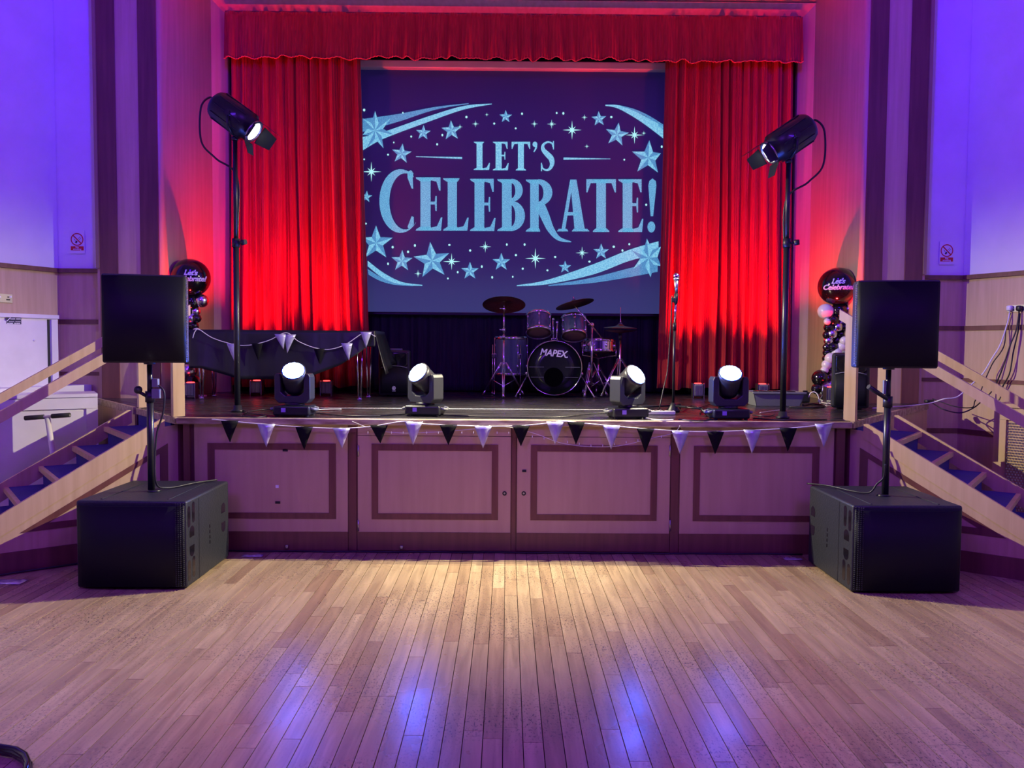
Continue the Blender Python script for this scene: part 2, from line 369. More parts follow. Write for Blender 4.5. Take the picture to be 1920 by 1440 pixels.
# ------------------------------------------------------------------ stairs
def stair(sx):
    S = Vector((2.43 if sx > 0 else -2.40, 5.80, 0)); d = Vector((sx * .787, -.617, 0)); wv = Vector((sx * .612, .79, 0)); W = 1.0
    P = lambda s, o, z: S + d * s + wv * o + Vector((0, 0, z))
    side = 'right' if sx > 0 else 'left'
    t = thing('staircase', 'veneered steps with navy carpet beside the %s' % ('radiator cabinet and trailing plug cables' if sx > 0 else 'white cupboard'), 'staircase', P(.7, .5, 0))
    rise = H / 7; run = .228; s0 = .06
    ztop = lambda s: 1.03 - .57 * s
    for o in (0, W - .03):      # stringers
        b = MB(); b.prism([P(.12, o, ztop(.12) - .11), P(.12, o, H - .015), P(.15, o, ztop(.13)), P(1.60, o, ztop(1.60)), P(1.72, o, .0), P(1.55, o, 0.0)], wv * .03); b.build('stringer', M_WOOD, t)
    for k in range(1, 7):
        z = H - rise * k; a = s0 + run * (k - 1); c = s0 + run * k + .012
        b = MB(); b.prism([P(a, .03, z - .03), P(c, .03, z - .03), P(c, .03, z), P(a, .03, z)], wv * (W - .06)); tr = b.build('tread', M_CARPET, t)
        b = MB(); b.prism([P(c, .03, z - .034), P(c + .03, .03, z - .034), P(c + .03, .03, z + .002), P(c, .03, z + .002)], wv * (W - .06)); b.build('nosing', M_WOOD, tr)
    for k in range(1, 8):
        z = H - rise * (k - 1) - (.046 if k == 1 else .031); a = s0 + run * (k - 1) + (.0 if k > 1 else .0)
        b = MB(); b.prism([P(a, .03, max(z - rise + .03, 0)), P(a + .012, .03, max(z - rise + .03, 0)), P(a + .012, .03, z), P(a, .03, z)], wv * (W - .06)); b.build('riser', M_CARPET, t)
    # veneered wall under the near stringer with a dark triangular inlay and skirting
    b = MB(); b.prism([P(.0, .008, .0), P(.0, .008, .915), P(.119, .008, .90), P(.121, .008, ztop(.12) - .08), P(1.60, .008, ztop(1.6) - .08), P(1.62, .008, .012), P(1.62, .008, 0)], wv * .02); sp = b.build('side_panel', M_WOOD, t)
    b = MB(); b.prism([P(.0, -.004, .0), P(.0, -.004, .14), P(1.18, -.004, .14), P(1.40, -.004, 0)], wv * .012); b.build('skirting', M_DARK, sp)
    tri = [(.10, .26), (1.02, .26), (.10, .78)]; inn = [(.155, .305), (.86, .305), (.155, .71)]
    b = MB()
    for i in range(3):
        j = (i + 1) % 3; q = [tri[i], tri[j], inn[j], inn[i]]; b.prism([P(s, .003, z) for s, z in q], wv * .004)
    b.build('inlay_triangle', M_DARK, sp)
    b = MB(); b.prism([P(-.03, .006, 0), P(.03, .006, 0), P(.03, .006, .92), P(-.03, .006, .92)], wv * .012); b.build('end_post', M_DARK, sp)
    # newels and rails
    for o, nm in ((-.02, 'near'), (W - .03, 'far')):
        for s, zb in ((.02, H + .004), (1.62, 0)):
            zt2 = 1.735 - .61 * s - .05
            b = MB(); b.prism([P(s - .035, o, zb), P(s + .045, o, zb), P(s + .045, o, zt2 - .03), P(s - .035, o, zt2 + .01)], wv * .06); b.build('newel_post', M_WOOD, t)
        b = MB(); zr = lambda s: 1.742 - .612 * s
        b.prism([P(-.06, o - .005, zr(-.06) - .075), P(1.72, o - .005, zr(1.72) - .075), P(1.72, o - .005, zr(1.72)), P(-.06, o - .005, zr(-.06))], wv * .055)
        b.build('handrail', M_WOOD, t)
    return t, P
stairR, PR = stair(1); stairL, PL = stair(-1)

# ------------------------------------------------------------------ walls
M_MOULD = mat('gilt_moulding', (.30, .20, .12), .4)
def wallseg(name, a, c, z0, z1, m, t=.08, parent=None, inward=True):
    a = Vector((*a, 0)); c = Vector((*c, 0)); d = (c - a).normalized(); n = Vector((-d.y, d.x, 0)) * t
    bb = MB(); bb.prism([a + Vector((0, 0, z0)), c + Vector((0, 0, z0)), c + Vector((0, 0, z1)), a + Vector((0, 0, z1))], n); o = bb.build(name, m, parent)
    return o
ZC = 5.9; ZL = 2.215
for sx, nm in ((-1, 'left'), (1, 'right')):
    X = lambda x: x * sx
    def seg(name, a, c, z0, z1, m, t=.08, par=None):    # a,c given for the right side going outwards; mirrored on the left
        if sx > 0: return wallseg(name, a, c, z0, z1, m, t, par)
        return wallseg(name, (-c[0], c[1]), (-a[0], a[1]), z0, z1, m, t, par)
    # proscenium splay
    bb = MB(); NS = 16; cv = [(X(3.245 + .147 * (k / NS) ** 2.6), 8.82 - 1.07 * k / NS) for k in range(NS + 1)]   # flared, trumpet-like reveal
    bb.grid(lambda u, v: (*cv[round(u * NS)], ZC * v), NS, 1)
    o = struct(solid(bb.build('wall_splay_' + nm, M_WOOD), .02, 0))
    # flat pillar with dark uprights
    pil = struct(seg('wall_pillar_' + nm, (3.39, 7.75), (3.985, 7.75), 0, ZC, M_WOOD, .22))
    for a, c in ((3.392, 3.565), (3.785, 3.955)):
        bb = MB(); bb.box((X((a + c) / 2), 7.742, ZC / 2), (c - a, .014, ZC)); bb.build('upright_strip', M_DARK, pil)
    bb = MB(); bb.box((X(3.97), 7.735, (ZC + ZL) / 2), (.03, .03, ZC - ZL)); bb.build('edge_moulding', M_MOULD, pil)
    fr = struct(seg('wall_front_' + nm, (3.985, 7.90), (4.45, 7.90), 0, ZL, M_WOOD, .08))
    up = struct(seg('wall_front_upper_' + nm, (3.985, 7.905), (4.46, 7.905), ZL, ZC, M_PAINT, .08))
    sd = struct(seg('wall_' + nm, (4.44, 7.90), (5.30, 6.0), 0, ZL, M_WOOD, .08))
    su = struct(seg('wall_upper_' + nm, (4.445, 7.90), (5.305, 6.0), ZL, ZC, M_PAINT, .08))
    struct(seg('wall_hall_' + nm, (5.30, 6.0), (5.30, -3.0), 0, ZC, M_PAINT, .08))
    tr = struct(seg('trim_ledge_' + nm, (3.99, 7.87), (4.44, 7.87), ZL - .035, ZL + .006, M_DARK, .03))
    seg('ledge_return', (4.415, 7.885), (5.275, 6.0), ZL - .035, ZL + .006, M_DARK, .03, tr)
    for z0, z1 in ((1.68, 1.725), (1.175, 1.212), (.665, .712)):
        seg('inlay_band', (3.99, 7.892), (4.44, 7.892), z0, z1, M_DARK, .012, fr)
        seg('inlay_band', (4.432, 7.895), (5.292, 6.0), z0, z1, M_DARK, .012, sd)
b = MB(); b.box((0, 2.4, ZC + .05), (10.8, 10.8, .1)); struct(b.build('ceiling', M_CEIL))
b = MB(); b.prism([(-3.40, 7.76, 5.42), (3.39, 7.76, 5.42), (3.245, 8.82, 5.185), (-3.245, 8.82, 5.185)], (0, 0, .05)); struct(b.build('ceiling_soffit', M_WOOD))
b = MB(); b.box((0, 7.79, 5.68), (6.9, .06, .5)); struct(b.build('wall_header', M_WOOD))
# architrave round the stage opening
b = MB(); ar = b
arch = thing('stage_arch', 'flat timber surround framing the curtained stage opening', 'arch', (0, 8.8, H))
for sx in (-1, 1):
    b = MB(); b.prism([(sx * 3.10, 8.86, H), (sx * 3.245, 8.73, H), (sx * 3.245, 8.73, 5.185), (sx * 3.10, 8.86, 5.04)], (0, .05, 0)); b.build('jamb', M_WOOD, arch)
    b = MB(); b.box((sx * 3.115, 8.97, 3.0), (.03, .10, 4.06)); b.build('jamb_return', M_DARK, arch)
b = MB(); b.prism([(-3.10, 8.86, 5.04), (3.10, 8.86, 5.04), (3.245, 8.73, 5.185), (-3.245, 8.73, 5.185)], (0, .05, 0)); b.build('head', M_WOOD, arch)
b = MB(); b.box((0, 9.70, 3.0), (7.0, .06, 5.6)); struct(b.build('wall_stage_back', M_DRAPE))
for sx in (-1, 1):
    b = MB(); b.box((sx * 3.28, 9.27, 3.0), (.06, .8, 5.6)); struct(b.build('wall_stage_side', M_DRAPE))
b = MB(); b.box((0, 9.3, 5.4), (6.6, .8, .06)); struct(b.build('ceiling_stage', M_DRAPE))

# ------------------------------------------------------------------ curtains
def pleats(n, seed, amp):
    rnd = random.Random(seed); cs = []; x = 0
    while x < 1:
        w_ = rnd.uniform(.6, 1.5) / n; cs.append((x, min(x + w_, 1.001), rnd.uniform(.55, 1.0) * amp, rnd.uniform(.3, .7))); x += w_
    def f(u):
        for a, c, h, sk in cs:
            if u <= c:
                t = (u - a) / (c - a); t = .5 * t / sk if t < sk else .5 + .5 * (t - sk) / (1 - sk)
                return h * (.5 - .5 * math.cos(2 * math.pi * t)) + .008 * math.sin(40 * t + a * 90)
        return 0
    return f
def curtain(name, label, px0t, px1t, px0b, px1b, zt, zb, y, n, seed, amp):
    f = pleats(n, seed, amp); f2 = pleats(n * 1.6, seed + 5, amp * .35)
    x0t, x1t, x0b, x1b = PY(px0t, 200, y).x, PY(px1t, 200, y).x, PY(px0b, 720, y).x, PY(px1b, 720, y).x
    def fn(u, v):
        x = (x0t + (x1t - x0t) * u) * v + (x0b + (x1b - x0b) * u) * (1 - v)
        a = f(min(max(u + .006 * math.sin(v * 5 + u * 20), 0), 1)) * (1 - .35 * v) + f2(u) * v
        z = zb + (zt - zb) * v + (.012 * math.sin(u * 37) if v == 0 else 0)
        return (x, y - a, z)
    b = MB(); b.grid(fn, 420, 26); o = b.build(name, M_VELVET); solid(o, .006)
    return tag(o, label, 'curtain', 'main stage curtains')
curtain('stage_curtain', 'pleated red velvet stage curtain behind the black-clothed table', 436, 676, 436, 694, 4.72, H + .07, 8.86, 11, 3, .17)
curtain('stage_curtain', 'pleated red velvet stage curtain behind the microphone stand', 1247, 1483, 1232, 1481, 4.72, H + .07, 8.86, 11, 11, .17)
# valance
f = pleats(34, 21, .085)
rn = random.Random(4); hem = [rn.uniform(-.02, .015) for _ in range(60)]
def vz(u): i = u * 58; k = int(i); t = i - k; t = t * t * (3 - 2 * t); return hem[k] * (1 - t) + hem[k + 1] * t
def vfn(u, v): return (-3.075 + 6.15 * u, 8.70 - f(u) * (1.15 - .65 * v) - .03 * (1 - v), 4.535 + vz(u) + (5.02 - 4.535 - vz(u)) * v)
val = thing('valance', 'gathered red velvet valance across the top of the stage opening', 'valance', (0, 8.7, 4.53))
b = MB(); b.grid(vfn, 900, 10); solid(b.build('valance_cloth', M_VELVET, val), .006)
b = MB(); b.tube([Vector(vfn(k / 700, 0)) + Vector((0, -.004, 0)) for k in range(701)], .006, 5); b.build('hem_cord', M_HEM, val)
b = MB(); b.box((0, 8.74, 5.02), (6.15, .04, .045)); b.build('valance_batten', M_DARK, val)
# black drape under the screen
f3 = pleats(40, 9, .07)
b = MB(); b.grid(lambda u, v: (-2.2 + 4.4 * u, 9.22 - f3(u) * (1 - .5 * v), H + .01 + (1.95 - H) * v), 500, 12)
tag(solid(b.build('back_drape', M_DRAPE), .005), 'black pleated cloth drape hanging below the projection screen', 'drape')

# ------------------------------------------------------------------ projection screen
YS = 9.12
scr = thing('projection_screen', 'large dark blue projection screen showing glittering party lettering and stars', 'screen', (0, YS, 1.85))
def screen_mat():
    m = mat('projected_and_ambient_background', (.05, .05, .06), .7); nt, bs = nodes(m); N = nt.nodes.new; L = nt.links.new
    g = N('ShaderNodeNewGeometry'); sx = N('ShaderNodeSeparateXYZ'); L(g.outputs['Position'], sx.inputs[0])
    mr = N('ShaderNodeMapRange'); mr.inputs['From Min'].default_value = 1.85; mr.inputs['From Max'].default_value = 4.55; L(sx.outputs[2], mr.inputs[0])
    r = N('ShaderNodeValToRGB'); cr = r.color_ramp
    E_ = [(0, (.040, .050, .19)), (.10, (.036, .040, .17)), (.22, (.024, .014, .115)), (.5, (.018, .006, .085)), (.8, (.011, .005, .10)), (1, (.004, .003, .05))]  # lower grey-blue stops put the hall's ambient light into the emission colour
    while len(cr.elements) < len(E_): cr.elements.new(.5)
    for el, (p, c) in zip(cr.elements, E_): el.position = p; el.color = (*c, 1)
    L(mr.outputs[0], r.inputs[0]); L(r.outputs[0], bs.inputs['Emission Color']); bs.inputs['Emission Strength'].default_value = .72
    return m
def glit(name, a, b_, sc=140):
    m = mat(name, (.1, .1, .1), .7); nt, bs = nodes(m); N = nt.nodes.new; L = nt.links.new
    g = N('ShaderNodeNewGeometry'); t = N('ShaderNodeTexNoise'); t.inputs['Scale'].default_value = sc; t.inputs['Detail'].default_value = 3; L(g.outputs['Position'], t.inputs['Vector'])
    r = N('ShaderNodeValToRGB'); r.color_ramp.elements[0].position = .4; r.color_ramp.elements[1].position = .62
    r.color_ramp.elements[0].color = (*a, 1); r.color_ramp.elements[1].color = (*b_, 1); L(t.outputs[0], r.inputs[0]); L(r.outputs[0], bs.inputs['Emission Color'])
    bs.inputs['Emission Strength'].default_value = .9; return m
M_SCR = screen_mat()
M_G1 = glit('projected_glitter', (.05, .25, .55), (.22, .62, .85)); M_G2 = glit('projected_glitter_pale', (.14, .50, .78), (.30, .72, .92), 60); M_G3 = glit('projected_glitter_deep', (.04, .19, .48), (.13, .42, .68))
M_GW = emis('projected_sparkle', (.45, .9, .95), 1.0)
c0, c1, c2, c3 = PY(676, 130, YS), PY(1250, 131, YS), PY(1236, 586, YS), PY(690, 582, YS)
b = MB(); b.box((0.015, YS + .006, (1.865 + 4.60) / 2), (3.50, .008, 4.60 - 1.865)); b.build('screen_surface', M_SCR, scr)
b = MB(); b.bbox((0.015, YS, 1.855), (3.54, .03, .035), .008); b.build('bottom_bar', M_BLACKM, scr)
b = MB(); b.bbox((0.015, YS - .03, 4.615), (3.6, .10, .085), .012); b.build('screen_housing', M_WHITE, scr)
CX = lambda x, y: (660 + x / 2.88, 100 + y / 2.88)           # enlarged-crop coordinates of the lettering -> photo pixels
lay = [0]
def SP(x, y, dy=0): q = PY(*CX(x, y), YS); return Vector((q.x, YS - .001 - dy, q.z))
def flat(name, polys, m, dy, label=None, mi=None):
    bb = MB()
    for k, pl in enumerate(polys):
        if mi: bb.cur = mi[k]
        bb.poly([SP(x, y, dy) for x, y in pl])
    return bb.build(name, m, scr, label)
def arc(cx, cy, rx, ry, a0, a1, n=14): return [(cx + rx * math.cos(math.radians(a0 + (a1 - a0) * k / n)), cy - ry * math.sin(math.radians(a0 + (a1 - a0) * k / n))) for k in range(n + 1)]
def strip(o, i): return [[o[k], o[k + 1], i[k + 1], i[k]] for k in range(len(o) - 1)]
def stem(x0, x1, yt, yb, sl, sr, h): # upright with bracketed serifs
    return [[(x0, yt), (x1, yt), (x1, yb), (x0, yb)], [(x0 - sl, yt), (x1 + sr, yt), (x1 + sr * .9, yt + h * .55), (x1, yt + h * 1.5), (x0, yt + h * 1.5), (x0 - sl * .9, yt + h * .55)],
            [(x0 - sl, yb), (x1 + sr, yb), (x1 + sr * .9, yb - h * .55), (x1, yb - h * 1.5), (x0, yb - h * 1.5), (x0 - sl * .9, yb - h * .55)]]
def gE(x, w_, yt, yb, k=1.0):
    s0, s1 = x + w_ * .18, x + w_ * .56; h = (yb - yt) * .05; mid = (yt + yb) / 2 - (yb - yt) * .02
    return stem(s0, s1, yt, yb, w_ * .18, w_ * .05, h) + [[(s1, yt), (x + w_ * .93, yt), (x + w_ * .93, yt + h * 5), (x + w_ * .88, yt + h * 5), (x + w_ * .78, yt + h * 1.6), (s1, yt + h * 1.1)],
        [(s1, mid - h * .5), (x + w_ * .72, mid - h * .5), (x + w_ * .74, mid - h * 2.6), (x + w_ * .79, mid - h * 2.6), (x + w_ * .79, mid + h * 3), (x + w_ * .74, mid + h * 3), (x + w_ * .72, mid + h * .6), (s1, mid + h * .6)],
        [(s1, yb), (x + w_ * .95, yb), (x + w_, yb - h * 5), (x + w_ * .95, yb - h * 5), (x + w_ * .80, yb - h * 1.7), (s1, yb - h * 1.1)]]
def gL(x, w_, yt, yb):
    s0, s1 = x + w_ * .18, x + w_ * .54; h = (yb - yt) * .05
    return stem(s0, s1, yt, yb, w_ * .18, w_ * .10, h) + [[(s1, yb), (x + w_ * .95, yb), (x + w_, yb - h * 5), (x + w_ * .95, yb - h * 5), (x + w_ * .80, yb - h * 1.7), (s1, yb - h * 1.1)]]
def gT(x, w_, yt, yb):
    c = x + w_ / 2; h = (yb - yt) * .05
    return stem(c - w_ * .16, c + w_ * .16, yt, yb, w_ * .12, w_ * .12, h) + [[(x, yt), (x + w_, yt), (x + w_, yt + h * 5), (x + w_ * .96, yt + h * 5), (x + w_ * .85, yt + h * 1.5), (x + w_ * .15, yt + h * 1.5), (x + w_ * .04, yt + h * 5), (x, yt + h * 5)]]
def gS(x, w_, yt, yb):
    hh = (yb - yt); pts = [(.88, .20), (.80, .08), (.52, .035), (.22, .12), (.20, .28), (.48, .44), (.74, .58), (.80, .76), (.66, .91), (.42, .965), (.16, .90), (.10, .78)]
    sp = catmull([(x + w_ * a, yt + hh * c, 0) for a, c in pts], 4); n = len(sp); o = []; i = []
    for k, p in enumerate(sp):
        t = (sp[min(k + 1, n - 1)] - sp[max(k - 1, 0)]).normalized(); nn = Vector((-t.y, t.x)); th = w_ * (.05 + .14 * math.exp(-((k / n - .5) / .2) ** 2))
        o.append((p.x + nn.x * th, p.y + nn.y * th)); i.append((p.x - nn.x * th, p.y - nn.y * th))
    return strip(o, i) + [[(x + w_ * .86, yt), (x + w_ * .93, yt), (x + w_ * .93, yt + hh * .28), (x + w_ * .86, yt + hh * .28)], [(x + w_ * .05, yb - hh * .28), (x + w_ * .12, yb - hh * .28), (x + w_ * .12, yb), (x + w_ * .05, yb)]]
letters = [(gL(657, 88, 478, 630), M_G2), (gE(760, 86, 478, 632), M_G2), (gT(862, 100, 478, 633), M_G2),
           ([arc(988, 492, 13, 15, 0, 360, 12), [(1000, 492), (999, 512), (984, 535), (979, 532), (989, 512), (988, 500)]], M_G2), (gS(1016, 80, 474, 637), M_G2)]
oC = arc(262, 798, 114, 172, 52, 318, 26); iC = arc(288, 800, 86, 152, 58, 312, 26)
C_ = strip(oC, iC) + [[(318, 632), (327, 640), (331, 732), (322, 730), (300, 672), (300, 640)], [(300, 665), (332, 645), (330, 662), (312, 690)], [(322, 880), (334, 884), (334, 930), (308, 950), (300, 938)]]
oB1, iB1 = arc(862, 740, 60, 62, 90, -90, 12), arc(862, 742, 20, 40, 90, -90, 12)
oB2, iB2 = arc(858, 878, 76, 82, 90, -90, 14), arc(858, 878, 24, 58, 90, -90, 14)
B_ = stem(810, 862, 680, 960, 26, 8, 14) + strip(oB1, iB1) + strip(oB2, iB2)
oR, iR = arc(1006, 752, 76, 72, 90, -90, 14), arc(1006, 754, 28, 48, 90, -90, 14)
leg = catmull([(1015, 815, 0), (1045, 880, 0), (1075, 950, 0), (1118, 1000, 0), (1184, 1018, 0)], 6); wd = [30 - 28 * (k / (len(leg) - 1)) ** 1.6 for k in range(len(leg))]
lo_, li_ = [], []
for k, p in enumerate(leg):
    t = (leg[min(k + 1, len(leg) - 1)] - leg[max(k - 1, 0)]).normalized(); lo_.append((p.x - t.y * wd[k], p.y + t.x * wd[k])); li_.append((p.x + t.y * wd[k] * .8, p.y - t.x * wd[k] * .8))
R_ = stem(962, 1008, 682, 963, 24, 8, 14) + strip(oR, iR) + strip(lo_, li_)
A_ = [[(1178, 682), (1212, 682), (1258, 958), (1202, 958)], [(1178, 682), (1192, 700), (1150, 958), (1130, 958)], [(1155, 858), (1222, 858), (1224, 876), (1152, 876)], [(1106, 962), (1168, 962), (1160, 948), (1116, 948)], [(1186, 962), (1283, 962), (1270, 948), (1196, 948)]]
X_ = [[(1605, 690), (1622, 676), (1640, 690), (1643, 715), (1626, 880), (1612, 880), (1600, 715)], arc(1616, 938, 21, 30, 0, 360, 16)]
letters += [(C_, M_G1), (gE(344, 144, 670, 958), M_G1), (gL(492, 138, 675, 958), M_G1), (gE(637, 138, 678, 960), M_G1), (B_, M_G1), (R_, M_G1), (A_, M_G1), (gT(1265, 160, 680, 965), M_G1), (gE(1437, 136, 680, 965), M_G1), (X_, M_G1)]
for pl, m in letters: flat('projected_letter', pl, m, .004)
flat('projected_rule', [[(345, 557), (595, 560), (595, 571), (345, 560)]], M_G2, .004); flat('projected_rule', [[(1142, 563), (1395, 569), (1395, 572), (1142, 575)]], M_G2, .004)
def star(x, y, r, rot=0, n=5, inner=.42, dy=.006):
    P_ = [(x + (r if k % 2 == 0 else r * inner) * math.sin(math.pi * k / n + rot), y - (r if k % 2 == 0 else r * inner) * math.cos(math.pi * k / n + rot)) for k in range(2 * n)]
    P_ = [(min(max(a, 58), 1668), c) for a, c in P_]
    flat('projected_star', [[(x, y), P_[k], P_[(k + 1) % (2 * n)]] for k in range(2 * n)], [M_G2, M_G3], dy, mi=[k % 2 for k in range(2 * n)])
for a in ((385, 430, 42, .05), (537, 418, 56, -.05), (830, 343, 36, 0), (268, 543, 56, .1), (1333, 355, 42, -.05), (1430, 440, 66, .15), (1600, 565, 95, .05), (78, 775, 33, .1), (130, 1025, 95, 0), (270, 1122, 60, .03), (432, 1120, 102, -.1),
          (637, 1176, 50, 0), (806, 1128, 50, 0), (1150, 1155, 35, 0), (1345, 1072, 45, 0)): star(*a)
star(125, 418, 106, 0, 7, .42); star(1602, 1105, 105, -.1, 6, .45)
for x, y, r in ((1188, 415, 52), (105, 640, 54), (990, 1108, 56), (538, 1125, 46), (720, 1045, 32), (1242, 1078, 36), (1525, 442, 48), (1078, 383, 26), (667, 382, 20), (985, 382, 20), (357, 1190, 22), (1255, 347, 18), (583, 398, 16), (728, 332, 12), (1575, 432, 14), (1268, 503, 14)):
    q = []
    for k in range(8):
        a = math.pi * k / 4; rr = r if k % 2 == 0 else r * .55; s2 = .09 * r
        q.append([(x + rr * math.sin(a), y - rr * math.cos(a)), (x + s2 * math.cos(a), y + s2 * math.sin(a)), (x - s2 * math.cos(a), y - s2 * math.sin(a))])
    flat('projected_sparkle', q, M_GW, .006)
rd = random.Random(2); dots = []
for x, y in [(66, 307), (275, 322), (618, 345), (768, 380), (918, 327), (884, 406), (1105, 323), (1141, 325), (1400, 345), (195, 548), (226, 482), (320, 450), (488, 442), (460, 492), (66, 573), (1470, 575), (1672, 505), (75, 920), (220, 1047), (340, 1038), (303, 1072), (195, 1137), (526, 1035), (638, 1065), (571, 1182), (701, 1152), (757, 1210), (836, 1033), (885, 1090), (932, 1033), (922, 1163), (868, 1207), (1055, 1172), (1097, 1100), (1282, 1125), (1413, 1045), (1497, 1031), (1588, 818), (518, 1216), (1460, 1065)]:
    dots.append(arc(x, y, 4 + rd.random() * 3, 5 + rd.random() * 3, 0, 360, 6))
flat('projected_dots', dots, M_GW, .005)['kind'] = 'stuff'
def swoosh(o, i, m, dy=.003): flat('projected_swoosh', strip([(p.x, p.y) for p in catmull([(*q, 0) for q in o], 5)], [(p.x, p.y) for p in catmull([(*q, 0) for q in i], 5)]), m, dy)
swoosh([(58, 452), (170, 425), (400, 345), (600, 285), (755, 272)], [(58, 525), (170, 462), (400, 375), (600, 305), (755, 276)], M_G2)
swoosh([(58, 355), (250, 328), (450, 290), (630, 270)], [(58, 425), (250, 370), (450, 305), (630, 274)], M_G3)
swoosh([(1368, 278), (1450, 283), (1560, 330), (1680, 395)], [(1368, 284), (1440, 300), (1560, 370), (1680, 460)], M_G2)
swoosh([(1440, 280), (1520, 300), (1600, 335), (1680, 385)], [(1440, 284), (1520, 312), (1600, 350), (1680, 415)], M_G3)
swoosh([(85, 1120), (170, 1185), (270, 1235), (380, 1250)], [(85, 1150), (170, 1215), (270, 1250), (380, 1256)], M_G2)
swoosh([(85, 1165), (150, 1205), (230, 1240), (330, 1254)], [(90, 1195), (150, 1228), (230, 1250), (330, 1257)], M_G3)
swoosh([(890, 1252), (1050, 1225), (1300, 1140), (1500, 1060), (1655, 1015)], [(890, 1257), (1050, 1248), (1300, 1195), (1500, 1120), (1655, 1085)], M_G2)
swoosh([(1060, 1252), (1280, 1215), (1480, 1165), (1650, 1120)], [(1060, 1257), (1280, 1242), (1480, 1212), (1650, 1180)], M_G3)

# ------------------------------------------------------------------ sound system
def capsule(b, c, u, v, n, w_, h, t, half=None):       # rounded slot outline on a face: u across, v up, n outwards
    pts = []
    for k in range(20):
        a = 2 * math.pi * k / 20; x = math.cos(a) * w_ / 2; y = math.sin(a) * w_ / 2 + (h - w_) / 2 * (1 if math.sin(a) >= 0 else -1)
        if half == 'up': y = max(y, -h * .18)
        if half == 'down': y = min(y, h * .18)
        pts.append(Vector(c) + u * x + v * y)
    b.prism(pts, n * t)
def subwoofer(sx):
    x0, x1 = (1.985, 2.655) if sx > 0 else (-2.655, -1.985)
    if sx > 0: x0, x1 = 2.07, 2.745
    y0, y1, h = 4.795, (5.56 if sx < 0 else 5.525), .542; cx = (x0 + x1) / 2
    t = thing('subwoofer', 'large black subwoofer on the floor, on the %s side' % ('white cupboard' if sx < 0 else 'plug socket'), 'subwoofer', (cx, (y0 + y1) / 2, 0), 'subwoofers')
    b = MB(); b.bbox((cx, (y0 + .03 + y1) / 2, h / 2 + .004), (x1 - x0, y1 - y0 - .03, h - .008), .014, 3); b.build('cabinet', M_CAB, t)
    b = MB(); b.grid(lambda u, v: (x0 + .012 + (x1 - x0 - .024) * u, y0 + .028 - .026 * (1 - abs(2 * u - 1) ** 6), .022 + (h - .05) * v), 24, 2)
    g = b.build('front_grille', M_GRILLE, t); solid(g, .004)
    b = MB()
    for z in [.03 + .0125 * k for k in range(41)]:
        for xx in (0, 1, 2, 3): b.cyl((x0 + .016 + (xx * .0125 if sx > 0 else 0) + (0 if sx > 0 else x1 - x0 - .032 - xx * .0125), y0 + .024 - .012 * (xx > 0) - .004 * xx, z), (x0 + .016 + (xx * .0125 if sx > 0 else 0) + (0 if sx > 0 else x1 - x0 - .032 - xx * .0125), y0 + .014 - .010 * (xx > 0) - .003 * xx, z), .0038, .0038, 5)
    b.build('grille_perforation', M_CAB, g, kind='stuff')
    inner = x1 if sx < 0 else x0; n = Vector((1 if sx < 0 else -1, 0, 0)); u = Vector((0, 1, 0)); v = Vector((0, 0, 1))
    for y, z, hh, half in ((4.86, .44, .13, None), (4.93, .455, .13, None), (4.905, .325, .10, 'up'), (4.905, .235, .10, 'down'), (4.86, .105, .13, None), (4.93, .115, .13, None), (5.45, .36, .10, 'up'), (5.45, .26, .10, 'down')):
        b = MB(); capsule(b, (inner - n.x * .004, y, z), u, v, n, .042 if half is None else .075, hh, .005, half); b.build('handle_recess', M_BLACKG, t)
    b = MB(); b.box((inner, 5.02, h / 2), (.003, .006, h - .03)); b.build('panel_seam', M_BLACK, t)
    b = MB()
    for k in range(4): b.box((inner, 5.20 , .20 + k * .035), (.003, .012, .022))
    b.build('raised_lettering', M_BLACKG, t)
    for xx in (x0 + .13, x1 - .13):
        b = MB(); b.bbox((xx, (y0 + y1) / 2, h + .001), (.014, .6, .006), .002, 1); b.build('stacking_rail', M_CAB, t)
    b = MB(); b.cyl((cx, 5.15, h - .002), (cx, 5.15, h + .012), .045, .04, 18); b.build('pole_socket', M_BLACKM, t)
    return cx, h
